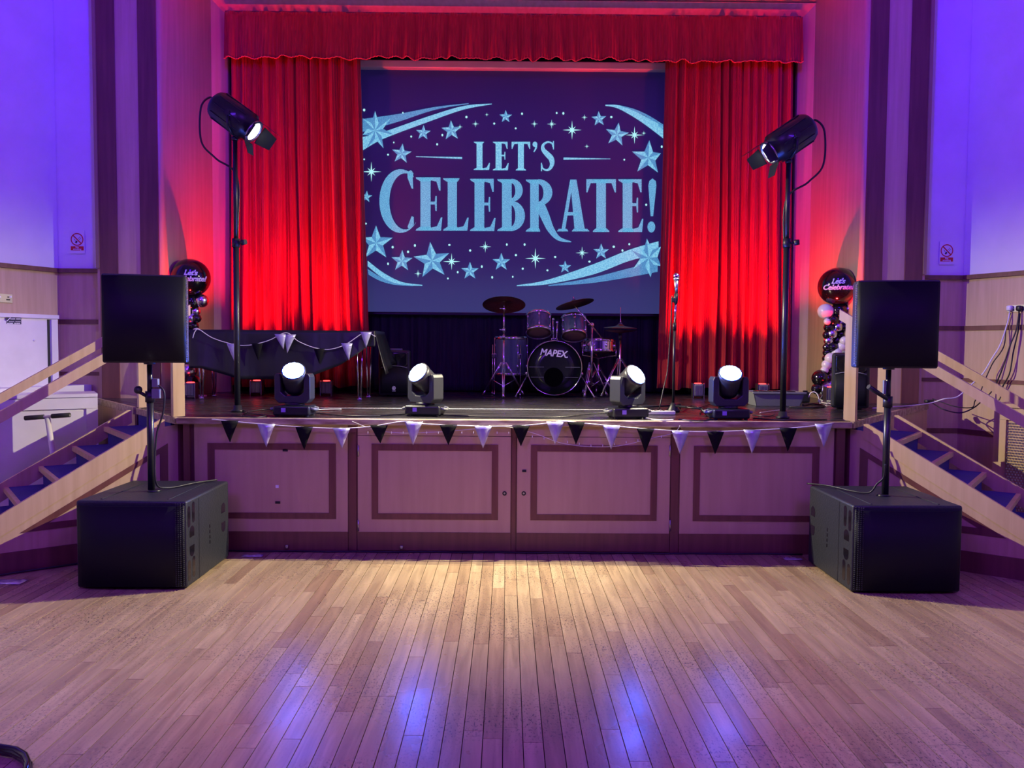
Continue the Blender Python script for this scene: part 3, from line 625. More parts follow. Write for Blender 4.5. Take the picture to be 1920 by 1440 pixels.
def pa(sx):
    cx, h = subwoofer(sx); px_ = -2.34 if sx < 0 else 2.42; py_ = 5.17
    px_ = cx + (-.02 if sx < 0 else .012); py_ = 5.15
    zb, zt = 1.376, 1.925
    t = thing('speaker_pole', 'black speaker pole %s' % ('with pale cable blocks and round knob, rising from a subwoofer' if sx < 0 else 'with a slanting lever, rising from a subwoofer'), 'pole', (px_, py_, h), 'speaker poles')
    b = MB(); b.cyl((px_, py_, h + .012), (px_, py_, 1.17), .0215, .0215, 16); b.build('outer_tube', M_BLACKM, t)
    b = MB(); b.cyl((px_, py_, 1.16), (px_, py_, zb - .0135), .0165, .0165, 16); b.build('inner_tube', M_BLACKM, t)
    b = MB(); b.cyl((px_, py_, 1.12), (px_, py_, 1.19), .029, .029, 16); b.build('collar', M_BLACK, t)
    if sx < 0:
        b = MB(); b.cyl((px_ - .02, py_ - .01, 1.16), (px_ - .06, py_ - .03, 1.19), .011, .011, 10); b.sphere((px_ - .062, py_ - .03, 1.20), .026, 12, 8); b.build('locking_knob', M_BLACK, t)
        b = MB(); b.bbox((px_ + .042, py_ - .012, 1.245), (.04, .03, .055), .004); b.bbox((px_ + .045, py_ - .012, 1.175), (.05, .03, .062), .004); b.build('cable_block', M_GREY, t)
    else:
        b = MB(); b.cyl((px_ - .015, py_ - .02, 1.175), (px_ - .155, py_ - .06, 1.255), .013, .016, 10); b.build('locking_lever', M_BLACK, t)
        b = MB(); b.bbox((px_ - .03, py_ - .012, 1.25), (.016, .02, .09), .003); b.build('cable_block', M_GREY, t)
    # loudspeaker, toed in
    a = math.radians(15 if sx < 0 else -10); R = Matrix.Translation((px_, py_, 0)) @ Matrix.Rotation(a, 4, 'Z')
    s = thing('loudspeaker', 'black grille-fronted loudspeaker on a pole, %s' % ('hiding half of a balloon column' if sx < 0 else 'in front of a blue-lit no smoking wall'), 'speaker', (px_, py_, zb), 'pole loudspeakers')
    W = .485; b = MB(); b.M = R
    plan = [(-W / 2, -.165), (W / 2, -.165), (W / 2, -.05), (W / 2 - .10, .20), (-W / 2 + .10, .20), (-W / 2, -.05)]
    b.prism([(x, y, zb) for x, y in plan], (0, 0, zt - zb)); o = b.build('cabinet', M_CAB, s)
    bv = o.modifiers.new('edge', 'BEVEL'); bv.width = .012; bv.segments = 2
    b = MB(); b.M = R; b.grid(lambda u, v: ((u - .5) * (W - .008), -.195 + .032 * abs(2 * u - 1) ** 4, zb + .012 + (zt - zb - .024) * v), 28, 2); g = b.build('grille', M_GRILLE, s); solid(g, .004)
    b = MB(); b.M = R
    e = W / 2 - .004 if sx < 0 else -W / 2 + .004; k1 = 1 if sx < 0 else -1
    for i in range(46):
        for j in range(3): b.cyl((e + k1 * .002, -.155 + .010 * j, zb + .025 + i * .011), (e + k1 * .009, -.155 + .010 * j, zb + .025 + i * .011), .0035, .0035, 5)
    b.build('side_perforation', M_GREY, g, kind='stuff')
    b = MB(); b.M = R; b.cyl((0, 0, zb - .012), (0, 0, zb + .004), .035, .035, 16); b.build('pole_mount', M_BLACK, s)
    return px_, py_
for sx in (-1, 1):
    px_, py_ = pa(sx)
b = MB(); b.tube(catmull([PY(1660, 870, 5.10), PY(1657, 895, 5.12), (2.36, 5.14, .62), (2.32, 5.16, .56), (2.24, 5.25, .555), (2.16, 5.40, .56), (2.05, 5.52, .556)], 6), .006, 6); tag(b.build('speaker_cable', M_CABLE), 'thin black cable looping over the subwoofer below the plug sockets', 'cable')
b = MB(); b.tube(catmull([(-2.275, 5.13, 1.23), (-2.24, 5.13, 1.18), (-2.25, 5.13, 1.05), (-2.29, 5.12, .9), (-2.295, 5.11, .62), (-2.26, 5.2, .556), (-2.15, 5.4, .556), (-2.05, 5.52, .556)], 6), .006, 6); tag(b.build('speaker_cable', M_CABLE), 'thin black cable running down the speaker pole beside the white cupboard', 'cable')

# ------------------------------------------------------------------ moving heads
def moving_head(px, py, lens_px, nrm, yaw, label):
    q = PZ(px, py, H); x, y = q.x, q.y + .10
    t = thing('moving_head_light', label, 'stage light', (x, y, H), 'moving head lights along the stage edge')
    R = Matrix.Translation((x, y, H)) @ Matrix.Rotation(math.radians(yaw * .25), 4, 'Z')
    b = MB(); b.M = R; b.bbox((0, 0, .045), (.27, .20, .072), .014, 2); base = b.build('base', M_BLACKM, t)
    for s in (-1, 1):
        b = MB(); b.M = R; b.tube(catmull([(s * .13, -.05, .06), (s * .158, -.05, .055), (s * .165, 0, .05), (s * .158, .05, .055), (s * .13, .05, .06)], 4), .011, 8); b.build('carry_handle', M_GREY, base)
        for s2 in (-1, 1):
            b = MB(); b.M = R; b.cyl((s * .11, s2 * .075, 0), (s * .11, s2 * .075, .012), .012, .014, 10); b.build('rubber_foot', M_RUBBER, base)
    b = MB(); b.M = R; b.box((-.055, -.1005, .05), (.032, .002, .03)); b.build('display', M_TXTL, base)
    b = MB(); b.M = R; b.cyl((0, 0, .078), (0, 0, .100), .07, .07, 20); b.build('pan_bearing', M_BLACKM, t)
    Y = Matrix.Translation((x, y, H)) @ Matrix.Rotation(math.radians(yaw), 4, 'Z')
    b = MB(); b.M = Y; W = .135
    out = [(-W, .130), (-W + .03, .098), (W - .03, .098), (W, .130), (W, .29), (W - .012, .315), (W - .040, .315), (W - .048, .29), (W - .048, .18), (.05, .150), (-.05, .150), (-W + .048, .18), (-W + .048, .29), (-W + .040, .315), (-W + .012, .315), (-W, .29)]
    b.prism([(a, -.055, c) for a, c in out], (0, .11, 0)); yk = b.build('yoke', M_CABM, t); bv = yk.modifiers.new('edge', 'BEVEL'); bv.width = .006; bv.segments = 2
    hc = Vector((x, y, H + .268)); n = Vector(nrm).normalized()
    b = MB(); b.lathe([(.055, -.105), (.075, -.095), (.082, -.03), (.083, .03), (.088, .07), (.088, .098), (.080, .100)], hc, n, 28); hd = b.build('lamp_head', M_CABM, t)
    b = MB(); b.lathe([(.0775, .100), (.0775, .1035), (.06, .106), (.02, .107)], hc, n, 12); b.build('lens', M_LENSB, hd)
    sd = Y.to_3x3() @ Vector((1, 0, 0)); b = MB(); b.cyl(hc - sd * .10, hc + sd * .10, .03, .03, 14); b.build('tilt_axle', M_BLACKM, t)
M_CABM = mat('moving_head_casing', (.030, .032, .042), .38)
moving_head(546, 782, (551, 703), (.10, -.70, .70), -6, 'moving head stage light nearest the table, its beam tipped up')
moving_head(795, 781, (785, 705), (-.52, -.62, .58), -38, 'moving head stage light beside the white tape, beam turned towards the table side')
moving_head(1180, 786, (1193, 708), (.52, -.62, .58), 38, 'moving head stage light in front of the hi-hat, beam turned aside')
moving_head(1372, 788, (1367, 711), (-.06, -.66, .75), 4, 'moving head stage light between microphone stand and lantern stand')

# ------------------------------------------------------------------ lanterns on tall stands
def lantern(sx, base, top_z, aim_body, ln, label_l, label_s):
    bx, by = base
    st = thing('lantern_stand', label_s, 'lamp stand', (bx, by, H), 'tall lantern stands')
    b = MB(); b.lathe([(.05, 0), (.05, .010), (.034, .016), (.030, .05)], (bx, by, H), (0, 0, 1), 20); b.build('base_flange', M_BLACKM, st)
    zm = 2.28
    b = MB(); b.cyl((bx, by, H + .012), (bx, by, zm), .0225, .0225, 16); b.build('lower_tube', M_BLACKM, st)
    b = MB(); b.cyl((bx, by, zm - .02), (bx, by, top_z - .022), .0175, .0175, 16); b.build('upper_tube', M_BLACKM, st)
    b = MB(); b.cyl((bx, by, zm - .03), (bx, by, zm + .035), .029, .029, 16); b.build('collar', M_BLACK, st)
    b = MB(); b.cyl((bx, by, zm), (bx + .055, by - .02, zm + .005), .010, .010, 10); b.cyl((bx + .05, by - .018, zm + .004), (bx + .085, by - .03, zm + .007), .022, .02, 12); b.build('clamp_knob', M_BLACK, st)
    # lantern
    c = Vector((bx, by, top_z + .155)); d = aim_body.normalized()
    t = thing('stage_lantern', label_l, 'stage light', (bx, by, top_z), 'stage lanterns')
    L0, L1 = -ln * .52, ln * .48
    b = MB(); b.lathe([(.075, L0), (.100, L0 + .018), (.114, L0 + .045), (.117, 0), (.117, L1 - .05), (.100, L1 - .045), (.092, L1)], c, d, 24); bd = b.build('body', M_BLACKM, t)
    b = MB(); q = d.to_track_quat('Z', 'Y')
    for k in range(10):
        a = 2 * math.pi * k / 10; o_ = q @ Vector((math.cos(a) * .117, math.sin(a) * .117, 0)); b.cyl(c + o_ + d * (L0 + .06), c + o_ + d * (L1 - .07), .005, .005, 5)
    b.build('cooling_fin', M_BLACKM, bd)
    b = MB(); b.lathe([(.092, L1 - .004), (.094, L1 + .012), (.076, L1 + .014), (.074, L1 - .002)], c, d, 24); b.build('front_ring', M_STEEL, t)
    b = MB(); b.lathe([(.074, L1 + .002), (.05, L1 + .010), (.01, L1 + .013)], c, d, 24); b.build('lens', M_LENSW, t)
    b = MB(); b.box(c + (q @ Vector((0, 0, 0))) + Vector((-.02 * sx, -.118, -.01)), (.05, .002, .02)); b.build('rating_label', M_TXTL, bd)
    # barn doors: four hinged flaps round the front ring
    cr = d.cross(Vector((0, 0, 1))).normalized(); uu = cr.cross(d).normalized(); f0 = c + d * (L1 + .014)
    for v_, w_, ln_, op in ((uu, .20, .16, .0), (-uu, .15, .10, .75), (cr, .13, .11, .95 if cr.y < 0 else .40), (-cr, .15, .12, .56 if cr.y > 0 else .40)):
        s_ = v_.cross(d).normalized(); r0 = f0 + v_ * .088; tip = r0 + (d * math.cos(op) + v_ * math.sin(op)) * ln_
        b = MB(); nn = (tip - r0).cross(s_).normalized() * .002
        b.prism([r0 - s_ * w_ * .5, r0 + s_ * w_ * .5, tip + s_ * w_ * .36, tip - s_ * w_ * .36], nn); b.build('barn_door', M_BLACKM, t)
    # yoke and tail cable
    sdv = Vector((d.y, -d.x, 0)).normalized()
    b = MB()
    b.tube([c + sdv * .128 + d * .0, c + sdv * .128 - Vector((0, 0, .10)), c + sdv * .05 - Vector((0, 0, .142)), c - sdv * .05 - Vector((0, 0, .142)), c - sdv * .128 - Vector((0, 0, .10)), c - sdv * .128], .010, 6); b.build('yoke', M_BLACKM, t)
    b = MB(); b.cyl(c - sdv * .14, c - sdv * .115, .02, .02, 12); b.cyl(c + sdv * .115, c + sdv * .14, .02, .02, 12); b.build('tilt_knob', M_BLACK, t)
    b = MB(); b.cyl((bx, by, top_z - .021), (bx, by, top_z + .005), .024, .026, 12); b.build('spigot', M_BLACK, t)
    back = c + d * L0
    b = MB(); b.tube(catmull([back, back - d * .05 + Vector((-sx * -.0, 0, .01)), back - d * .10 + Vector((sx * .03, 0, -.10)), Vector((bx + sx * .26, by, top_z - .03)), Vector((bx + sx * .15, by, top_z - .16)), Vector((bx, by + .045, top_z - .30)), Vector((bx, by + .040, top_z - .8)), Vector((bx, by + .042, H + .3)), Vector((bx + sx * .02, by + .08, H + .02))], 7), .0075, 7); b.build('power_cable', M_CABLE, t)
    return f0, d
fL, dL = lantern(-1, (-2.160, 6.28), 3.09, DIR_L, .38, 'lit black stage lantern with barn doors high beside the curtain over the table', 'tall black lantern stand in front of the table')
fR, dR = lantern(1, (2.045, 6.03), 2.895, DIR_R, .38, 'black stage lantern with barn doors seen from behind, near the microphone', 'tall black lantern stand near the microphone and cable tangle')

# ------------------------------------------------------------------ red uplighters
def uplighter(x, y, tgt, power, label, angle=75, lit=True, red=RED, yaw=0, off=(0, 0)):
    t = thing('uplighter', label, 'uplighter', (x, y, H), 'floor uplighters')
    R = Matrix.Translation((x, y, H)) @ Matrix.Rotation(yaw, 4, 'Z')
    b = MB(); b.M = R; b.bbox((0, 0, .085), (.10, .085, .13), .012, 2); b.build('housing', M_GREY, t)
    b = MB(); b.M = R
    for k in range(6): b.box((-.036 + k * .0145, -.0455, .08), (.005, .008, .10))
    b.build('heat_sink', M_STEEL, t)
    for s in (-1, 1):
        b = MB(); b.M = R; b.prism([(s * .053, -.045, 0), (s * .053, .045, 0), (s * .053, .045, .155), (s * .053, -.045, .155)], (s * .006, 0, 0)); b.build('side_plate', M_STEEL, t)
    b = MB(); b.M = R; b.cyl((0, 0, .150), (0, 0, .156), .036, .036, 16); b.build('lens', M_LENSR, t)
    spot('uplighter_beam', (x + off[0], y + off[1], H + .175), tgt, power, red, angle, .9, .03)
for px, py, lb in ((500, 737, 'small uplighter behind the moving head nearest the table'), (625, 738, 'small uplighter glowing under the table at the curtain foot'), (1300, 744, 'small uplighter behind the microphone stand'), (1419, 745, 'small uplighter by the black equipment box')):
    q = PZ(px, py, H); uplighter(q.x, 8.32, (q.x, 8.66, 5.0), 330, lb, 84)
for sx in (-1, 1):  # extra pair added to redden the splay walls, no known fixtures stand here
    uplighter(sx * 3.115, 7.775, (sx * 3.40, 7.76, 4.9), 230, 'added red uplighter at the foot of the balloon column on the %s side' % ('table' if sx < 0 else 'crate'), 34)

# ------------------------------------------------------------------ drum kit
def drum(name, label, cat, c, axis, r, h, shell, headT, headB, lugs, hoop=M_CHROME, group=None, split=True, badge=None):
    c = Vector(c); ax = Vector(axis).normalized(); q = ax.to_track_quat('Z', 'Y')
    t = thing(name, label, cat, c - ax * h / 2, group)
    b = MB(); b.lathe([(r, -h / 2), (r, h / 2)], c, ax, 36, False); b.build('shell', shell, t)
    for s, hm in ((1, headT), (-1, headB)):
        b = MB(); b.lathe([(r + .006, s * (h / 2 - .022)), (r + .010, s * (h / 2 - .018)), (r + .010, s * (h / 2 + .006)), (r + .004, s * (h / 2 + .008)), (r + .001, s * (h / 2 + .002))], c, ax, 36, False); b.build('hoop', hoop, t)
        b = MB(); b.lathe([(r + .003, s * (h / 2 - .002)), (r * .5, s * (h / 2 + .001)), (.002, s * (h / 2 + .001))], c, ax, 36); b.build('drum_head', hm, t)
    for k in range(lugs):
        a = 2 * math.pi * (k + .5) / lugs; o = q @ Vector((math.cos(a), math.sin(a), 0))
        b = MB(); b.cyl(c + o * (r + .012) - ax * (h / 2 - .004), c + o * (r + .012) + ax * (h / 2 - .004), .0035, .0035, 6)
        for s in ((1, -1) if split else (0,)): b.sphere(c + o * (r + .006) + ax * s * h * .27, .013, 10, 6, (1, 1, 1.7), q)
        b.build('tension_lug', M_CHROME, t)
    if badge:
        b = MB(); b.box(c + Vector(badge[0]), badge[1]); b.build('badge', M_TXT, t)
    return t
M_HOOPB = mat('black_bass_hoop', (.012, .012, .016), .25)
YB = 8.22
bc = PY(1040, 697, YB); bc = Vector((bc.x, YB + .20, H + .304))
bd = drum('bass_drum', 'bass drum with black printed front head and chrome spurs', 'drum', bc, (0, -1, 0), .275, .36, M_SHELL, M_HEADB, M_HEADB, 10, M_CHROME)
fy = YB + .20 - .18
vsx, fsx = text_mesh('MAPEX.', .086, .22, .0022, 1.0)
b = MB(); rm = Matrix.Rotation(math.radians(-5), 2)
for off in (0,):
    pts = [Vector((v.x, v.y)) for v in vsx]; i = b.addv([(bc.x - .008 + (rm @ p).x, fy - .006, bc.z + .150 + (rm @ p).y * 1.12) for p in pts])
    for f_ in fsx: b.face([i + k for k in f_])
b.build('head_lettering', M_TXT, bd)
b = MB(); b.M = Matrix.Translation((bc.x - .01, fy - .004, bc.z - .095)); b.poly([(.10 * math.cos(a * .3141), 0, .10 * math.sin(a * .3141)) for a in range(20)]); b.build('port_hole', mat('port_hole_dark', (.002, .002, .003), 1.0, 0.0, Specular_IOR_Level=0.0), bd)
for z in (.01, -.095):
    for s in (-1, 1):
        b = MB(); x0_, x1_ = .11, math.sqrt(.262 ** 2 - z ** 2); b.box((bc.x + s * (x0_ + x1_) / 2, fy - .0042, bc.z + z), (x1_ - x0_, .001, .004)); b.build('head_tape', M_GREY, bd)
for s in (-1, 1):
    p0 = Vector((bc.x + s * .275, YB + .10, bc.z - .07)); p1 = Vector((bc.x + s * .40, YB - .10, H + .016))
    b = MB(); b.cyl(p0, p1, .008, .007, 8); b.sphere(p0 + Vector((s * .01, 0, .01)), .02, 10, 6); b.cyl(p1, p1 + (p1 - p0) * .03, .012, .009, 8); b.build('spur', M_CHROME, bd)
b = MB(); b.bbox((bc.x, YB + .13, bc.z + .296), (.066, .07, .026), .006); b.build('tom_mount', M_CHROME, bd)
toms = (((1014, 616), (-.10, -.0), -1, 'rack tom over the bass drum, nearer the floor tom'), ((1072, 622), (.06, 0), 1, 'rack tom over the bass drum, nearer the snare'))
for (px, py), tl, s, lb in toms:
    c = PY(px, py, YB + .18) + Vector((s * .022, .02, .045)); ax = Vector((0, .46, .88)).normalized()
    drum('rack_tom', lb, 'drum', c, ax, .126, .205, M_SHELL, M_HEADW, M_HEADW, 6, M_CHROME, 'rack toms')
    xm = bc.x + .008 + s * .016
    b = MB(); zt = c.z + .02; b.cyl((xm, YB + .13, bc.z + .30), (xm + s * .008, YB + .14, zt + .02), .0095, .0095, 10); b.sphere((xm + s * .004, YB + .14, zt + .03), .015, 12, 8); b.cyl((xm + s * .008, YB + .14, zt + .03), (xm + s * .006, YB + .15, c.z + .03), .008, .010, 8)
    b.build('tom_arm', M_CHROME, bd)
ft = PY(958, 668, 8.62); ft = Vector((ft.x, 8.62, H + .42))
fd = drum('floor_tom', 'floor tom on three chrome legs behind the left crash stand', 'drum', ft, (0, 0, 1), .178, .40, M_SHELL, M_HEADW, M_HEADW, 8)
for a in (-150, -60, 60, 170):
    if a == 60: continue
    o = Vector((math.cos(math.radians(a)), math.sin(math.radians(a)), 0))
    b = MB(); b.cyl(ft + o * .20 + Vector((0, 0, .12)), Vector((ft.x, ft.y, H)) + o * .20 + Vector((0, 0, .02)), .006, .006, 8); b.cyl(Vector((ft.x, ft.y, H)) + o * .20, Vector((ft.x, ft.y, H)) + o * .205 + Vector((0, 0, .03)), .012, .010, 8); b.bbox(ft + o * .195, (.03, .03, .05), .005); b.build('leg', M_CHROME, fd)
sc_ = PY(1122, 649, 8.60); sn = drum('snare_drum', 'chrome snare drum behind the boom cymbal stand', 'drum', (sc_.x, 8.60, sc_.z), (0, .08, 1), .172, .125, M_CHROME, M_HEADW, M_HEADW, 8, split=False)
def tripod(b, x, y, z0, zh, spread, ang0, r=.008, feet=True, double=True):
    for k in range(3):
        a = math.radians(ang0 + 120 * k); o = Vector((math.cos(a), math.sin(a), 0)); n_ = Vector((-o.y, o.x, 0)) * .012
        z0 = z0 + (.010 if k == 0 else 0); top = Vector((x, y, zh)); ft_ = Vector((x, y, z0 + .012)) + o * spread
        for s in ((-1, 1) if double else (0,)): b.cyl(top + o * .02 + n_ * s, ft_ + n_ * s * .4, r * .8, r * .8, 6)
        b.cyl(Vector((x, y, z0 + .10)), top.lerp(ft_, .55), r * .7, r * .7, 6)
        b.cyl(ft_ - Vector((0, 0, .012)), ft_ + (top - ft_).normalized() * .05, .016, .009, 8)
st = thing('snare_stand', 'folding chrome snare stand under the snare drum', 'stand', (sc_.x, 8.60, H))
b = MB(); b.cyl((sc_.x, 8.6, H + .08), (sc_.x, 8.6, sc_.z - .12), .011, .011, 10); b.build('tube', M_CHROME, st)
b = MB(); tripod(b, sc_.x, 8.6, H, H + .30, .19, 90); b.build('tripod', M_CHROME, st)
b = MB()
for k in range(3):
    a = math.radians(90 + 120 * k); o = Vector((math.cos(a), math.sin(a), 0)); c_ = Vector((sc_.x, 8.6, sc_.z))
    b.tube([c_ + Vector((0, 0, -.13)), c_ + o * .15 + Vector((0, 0, -.105)), c_ + o * .206 + Vector((0, 0, -.10)), c_ + o * .206 + Vector((0, 0, -.03))], .006, 6)
b.build('basket', M_CHROME, st)
def cymbal(name, label, c, axis, r, group='crash cymbals'):
    t = thing(name, label, 'cymbal', c, group)
    b = MB(); b.lathe([(r, -.022), (r * .985, -.018), (r * .6, -.006), (r * .24, .002), (r * .21, .010), (r * .12, .022), (.012, .026), (.010, .024), (r * .11, .018), (r * .2, .006), (r * .6, -.009), (r, -.024)], c, axis, 40, False); b.build('bow', M_BRONZE, t)
    b = MB(); q = Vector(axis).normalized(); b.cyl(Vector(c) + q * .024, Vector(c) + q * .034, .02, .02, 12); b.build('felt', M_GREY, t)
    b = MB(); b.cyl(Vector(c) + q * .034, Vector(c) + q * .06, .010, .007, 8); b.build('wing_nut', M_CHROME, t)
# straight stand with crash, towards the curtain opening's middle
ca = PY(945, 568, 8.30); x = ca.x
st = thing('cymbal_stand', 'straight chrome cymbal stand in front of the floor tom', 'stand', (x, 8.30, H), 'cymbal stands')
b = MB(); b.cyl((x, 8.3, H + .10), (x, 8.3, H + .62), .0125, .0125, 12); b.build('lower_tube', M_CHROME, st)
b = MB(); b.cyl((x, 8.3, H + .60), (x, 8.3, ca.z - .05), .0095, .0095, 12); b.build('upper_tube', M_CHROME, st)
for z in (H + .62, ca.z - .28, ca.z - .06):
    b = MB(); b.cyl((x, 8.3, z - .02), (x, 8.3, z + .02), .017, .017, 12); b.cyl((x, 8.3, z), (x - .045, 8.29, z + .004), .006, .008, 8); b.build('clamp', M_CHROME, st)
b = MB(); b.cyl((x, 8.3, ca.z - .06), (x, 8.3 + .005, ca.z + .0), .004, .004, 8); b.build('top_rod', M_CHROME, st)
b = MB(); tripod(b, x, 8.3, H, H + .36, .25, 30); b.build('tripod', M_CHROME, st)
cymbal('crash_cymbal', 'bronze crash cymbal tilted on the straight stand above the floor tom', (x, 8.3, ca.z), (.0, .34, .94), .222)
# boom stand
cb_ = PY(1077, 567, 8.26); pb = PY(1110, 609, 8.40); tail = PY(1130, 635, 8.40)
st = thing('cymbal_stand', 'chrome boom cymbal stand between bass drum and hi-hat', 'stand', (pb.x, 8.4, H), 'cymbal stands')
b = MB(); b.cyl((pb.x, 8.4, H + .10), (pb.x, 8.4, pb.z), .0115, .0115, 12); b.build('tube', M_CHROME, st)
b = MB(); b.cyl((tail.x, 8.41, tail.z), (cb_.x, 8.26, cb_.z - .03), .0075, .0075, 10); b.build('boom_arm', M_CHROME, st)
b = MB(); b.sphere(pb, .024, 12, 8); b.cyl(pb, pb + Vector((-.045, 0, .0)), .008, .008, 8); b.build('boom_tilter', M_CHROME, st)
b = MB(); tripod(b, pb.x, 8.4, H, H + .36, .17, 0); b.build('tripod', M_CHROME, st)
cymbal('crash_cymbal', 'bronze crash cymbal on the boom stand above the snare', (cb_.x, 8.26, cb_.z), (-.22, .16, .95), .20)
# hi-hat
hh = PY(1163, 618, 8.45); x = hh.x
st = thing('hi_hat_stand', 'chrome hi-hat stand with pull rod and tripod legs', 'stand', (x, 8.45, H))
b = MB(); b.cyl((x, 8.45, H + .06), (x, 8.45, hh.z - .07), .011, .011, 12); b.build('tube', M_CHROME, st)
b = MB(); b.cyl((x, 8.45, hh.z - .08), (x, 8.45, PY(1163, 576, 8.45).z), .0032, .0032, 8); b.build('pull_rod', M_CHROME, st)
b = MB(); b.cyl((x, 8.45, hh.z - .10), (x, 8.45, hh.z - .046), .016, .016, 12); b.build('seat_cup', M_BLACK, st)
b = MB(); tripod(b, x, 8.45, H, H + .40, .24, 210, .009); b.build('tripod', M_CHROME, st)
b = MB(); b.bbox((x + .02, 8.24, H + .05), (.09, .26, .012), .004, 1, Matrix.Rotation(math.radians(-12), 3, 'X')); b.build('foot_pedal', M_STEEL, st)
cymbal('hi_hat_cymbal', 'upper bronze hi-hat cymbal on the pull rod', (x, 8.45, hh.z + .036), (.02, -.02, 1), .175, 'hi-hat cymbals')
b = MB(); b.lathe([(.175, .022), (.1, .004), (.04, -.004), (.012, -.012), (.012, -.010), (.04, .0), (.1, .007), (.175, .024)], (x, 8.45, hh.z - .030), (0, 0, 1), 40, False); tag(b.build('hi_hat_cymbal', M_BRONZE), 'lower bronze hi-hat cymbal facing up on the stand', 'cymbal', 'hi-hat cymbals')

# ------------------------------------------------------------------ microphone stand
mb = PZ(1262, 772, H); x, y = mb.x, mb.y
st = thing('microphone_stand', 'straight black microphone stand on a weighted base at the stage edge', 'stand', (x, y, H))
b = MB(); b.lathe([(.055, 0), (.055, .012), (.03, .05), (.018, .075)], (x, y, H), (0, 0, 1), 20); b.build('hub', M_BLACK, st)
for k in range(3):
    a = math.radians(-52 + 120 * k); o = Vector((math.cos(a), math.sin(a), 0)); b = MB(); b.cyl(Vector((x, y, H + .05)) + o * .02, Vector((x, y, H + .042)) + o * .30, .008, .008, 8); b.cyl(Vector((x, y, H + .043)) + o * .29, Vector((x, y, H + .007)) + o * .335, .0125, .009, 8); b.build('leg', M_BLACKM, st)
zm = PY(1265, 608, y).z; mt = PY(1265, 511, y)
b = MB(); b.cyl((x, y, H + .07), (x, y, zm), .011, .011, 12); b.build('lower_tube', M_BLACKM, st)
b = MB(); b.cyl((x, y, zm - .02), (x + .008, y, PY(1265, 562, y).z), .008, .008, 12); b.build('upper_tube', M_CHROME, st)
b = MB(); b.cyl((x, y, zm - .05), (x, y, zm + .01), .0155, .0155, 12); b.build('clutch', M_BLACK, st)
z5 = PY(1265, 562, y).z
b = MB(); b.cyl((x + .006, y, z5 - .03), (x + .010, y, z5 + .05), .016, .018, 12); b.bbox((x - .016, y, z5 + .0), (.03, .03, .035), .005); b.build('mic_clip', M_BLACK, st)
mc = thing('microphone', 'silver-headed vocal microphone on the straight stand', 'microphone', (x + .01, y, z5 + .05))
b = MB(); b.cyl((x + .010, y, z5 + .052), (x + .006, y - .01, mt.z - .06), .0115, .020, 14); b.build('handle', M_STEEL, mc)
b = MB(); b.sphere((x + .005, y - .012, mt.z - .033), .0265, 18, 12, (1, 1, 1.15)); b.build('grille_ball', M_CHROME, mc)
b = MB(); b.lathe([(.0245, -.005), (.0275, 0), (.0245, .006)], (x + .006, y - .012, mt.z - .055), (0, 0, 1), 18); b.build('ring', M_STEEL, mc)
b = MB(); b.tube(catmull([(x - .03, y - .03, z5 + .03), (x - .035, y - .02, z5 - .2), PY(1252, 690, y - .05), PY(1246, 720, y - .10), PY(1240, 748, y - .14), PY(1236, 766, y - .14), PZ(1230, 770, H + .008), PZ(1222, 768, H + .008)], 8), .005, 6); tag(b.build('microphone_cable', M_CABLE), 'thin cable hanging in a curve beside the microphone stand', 'cable')

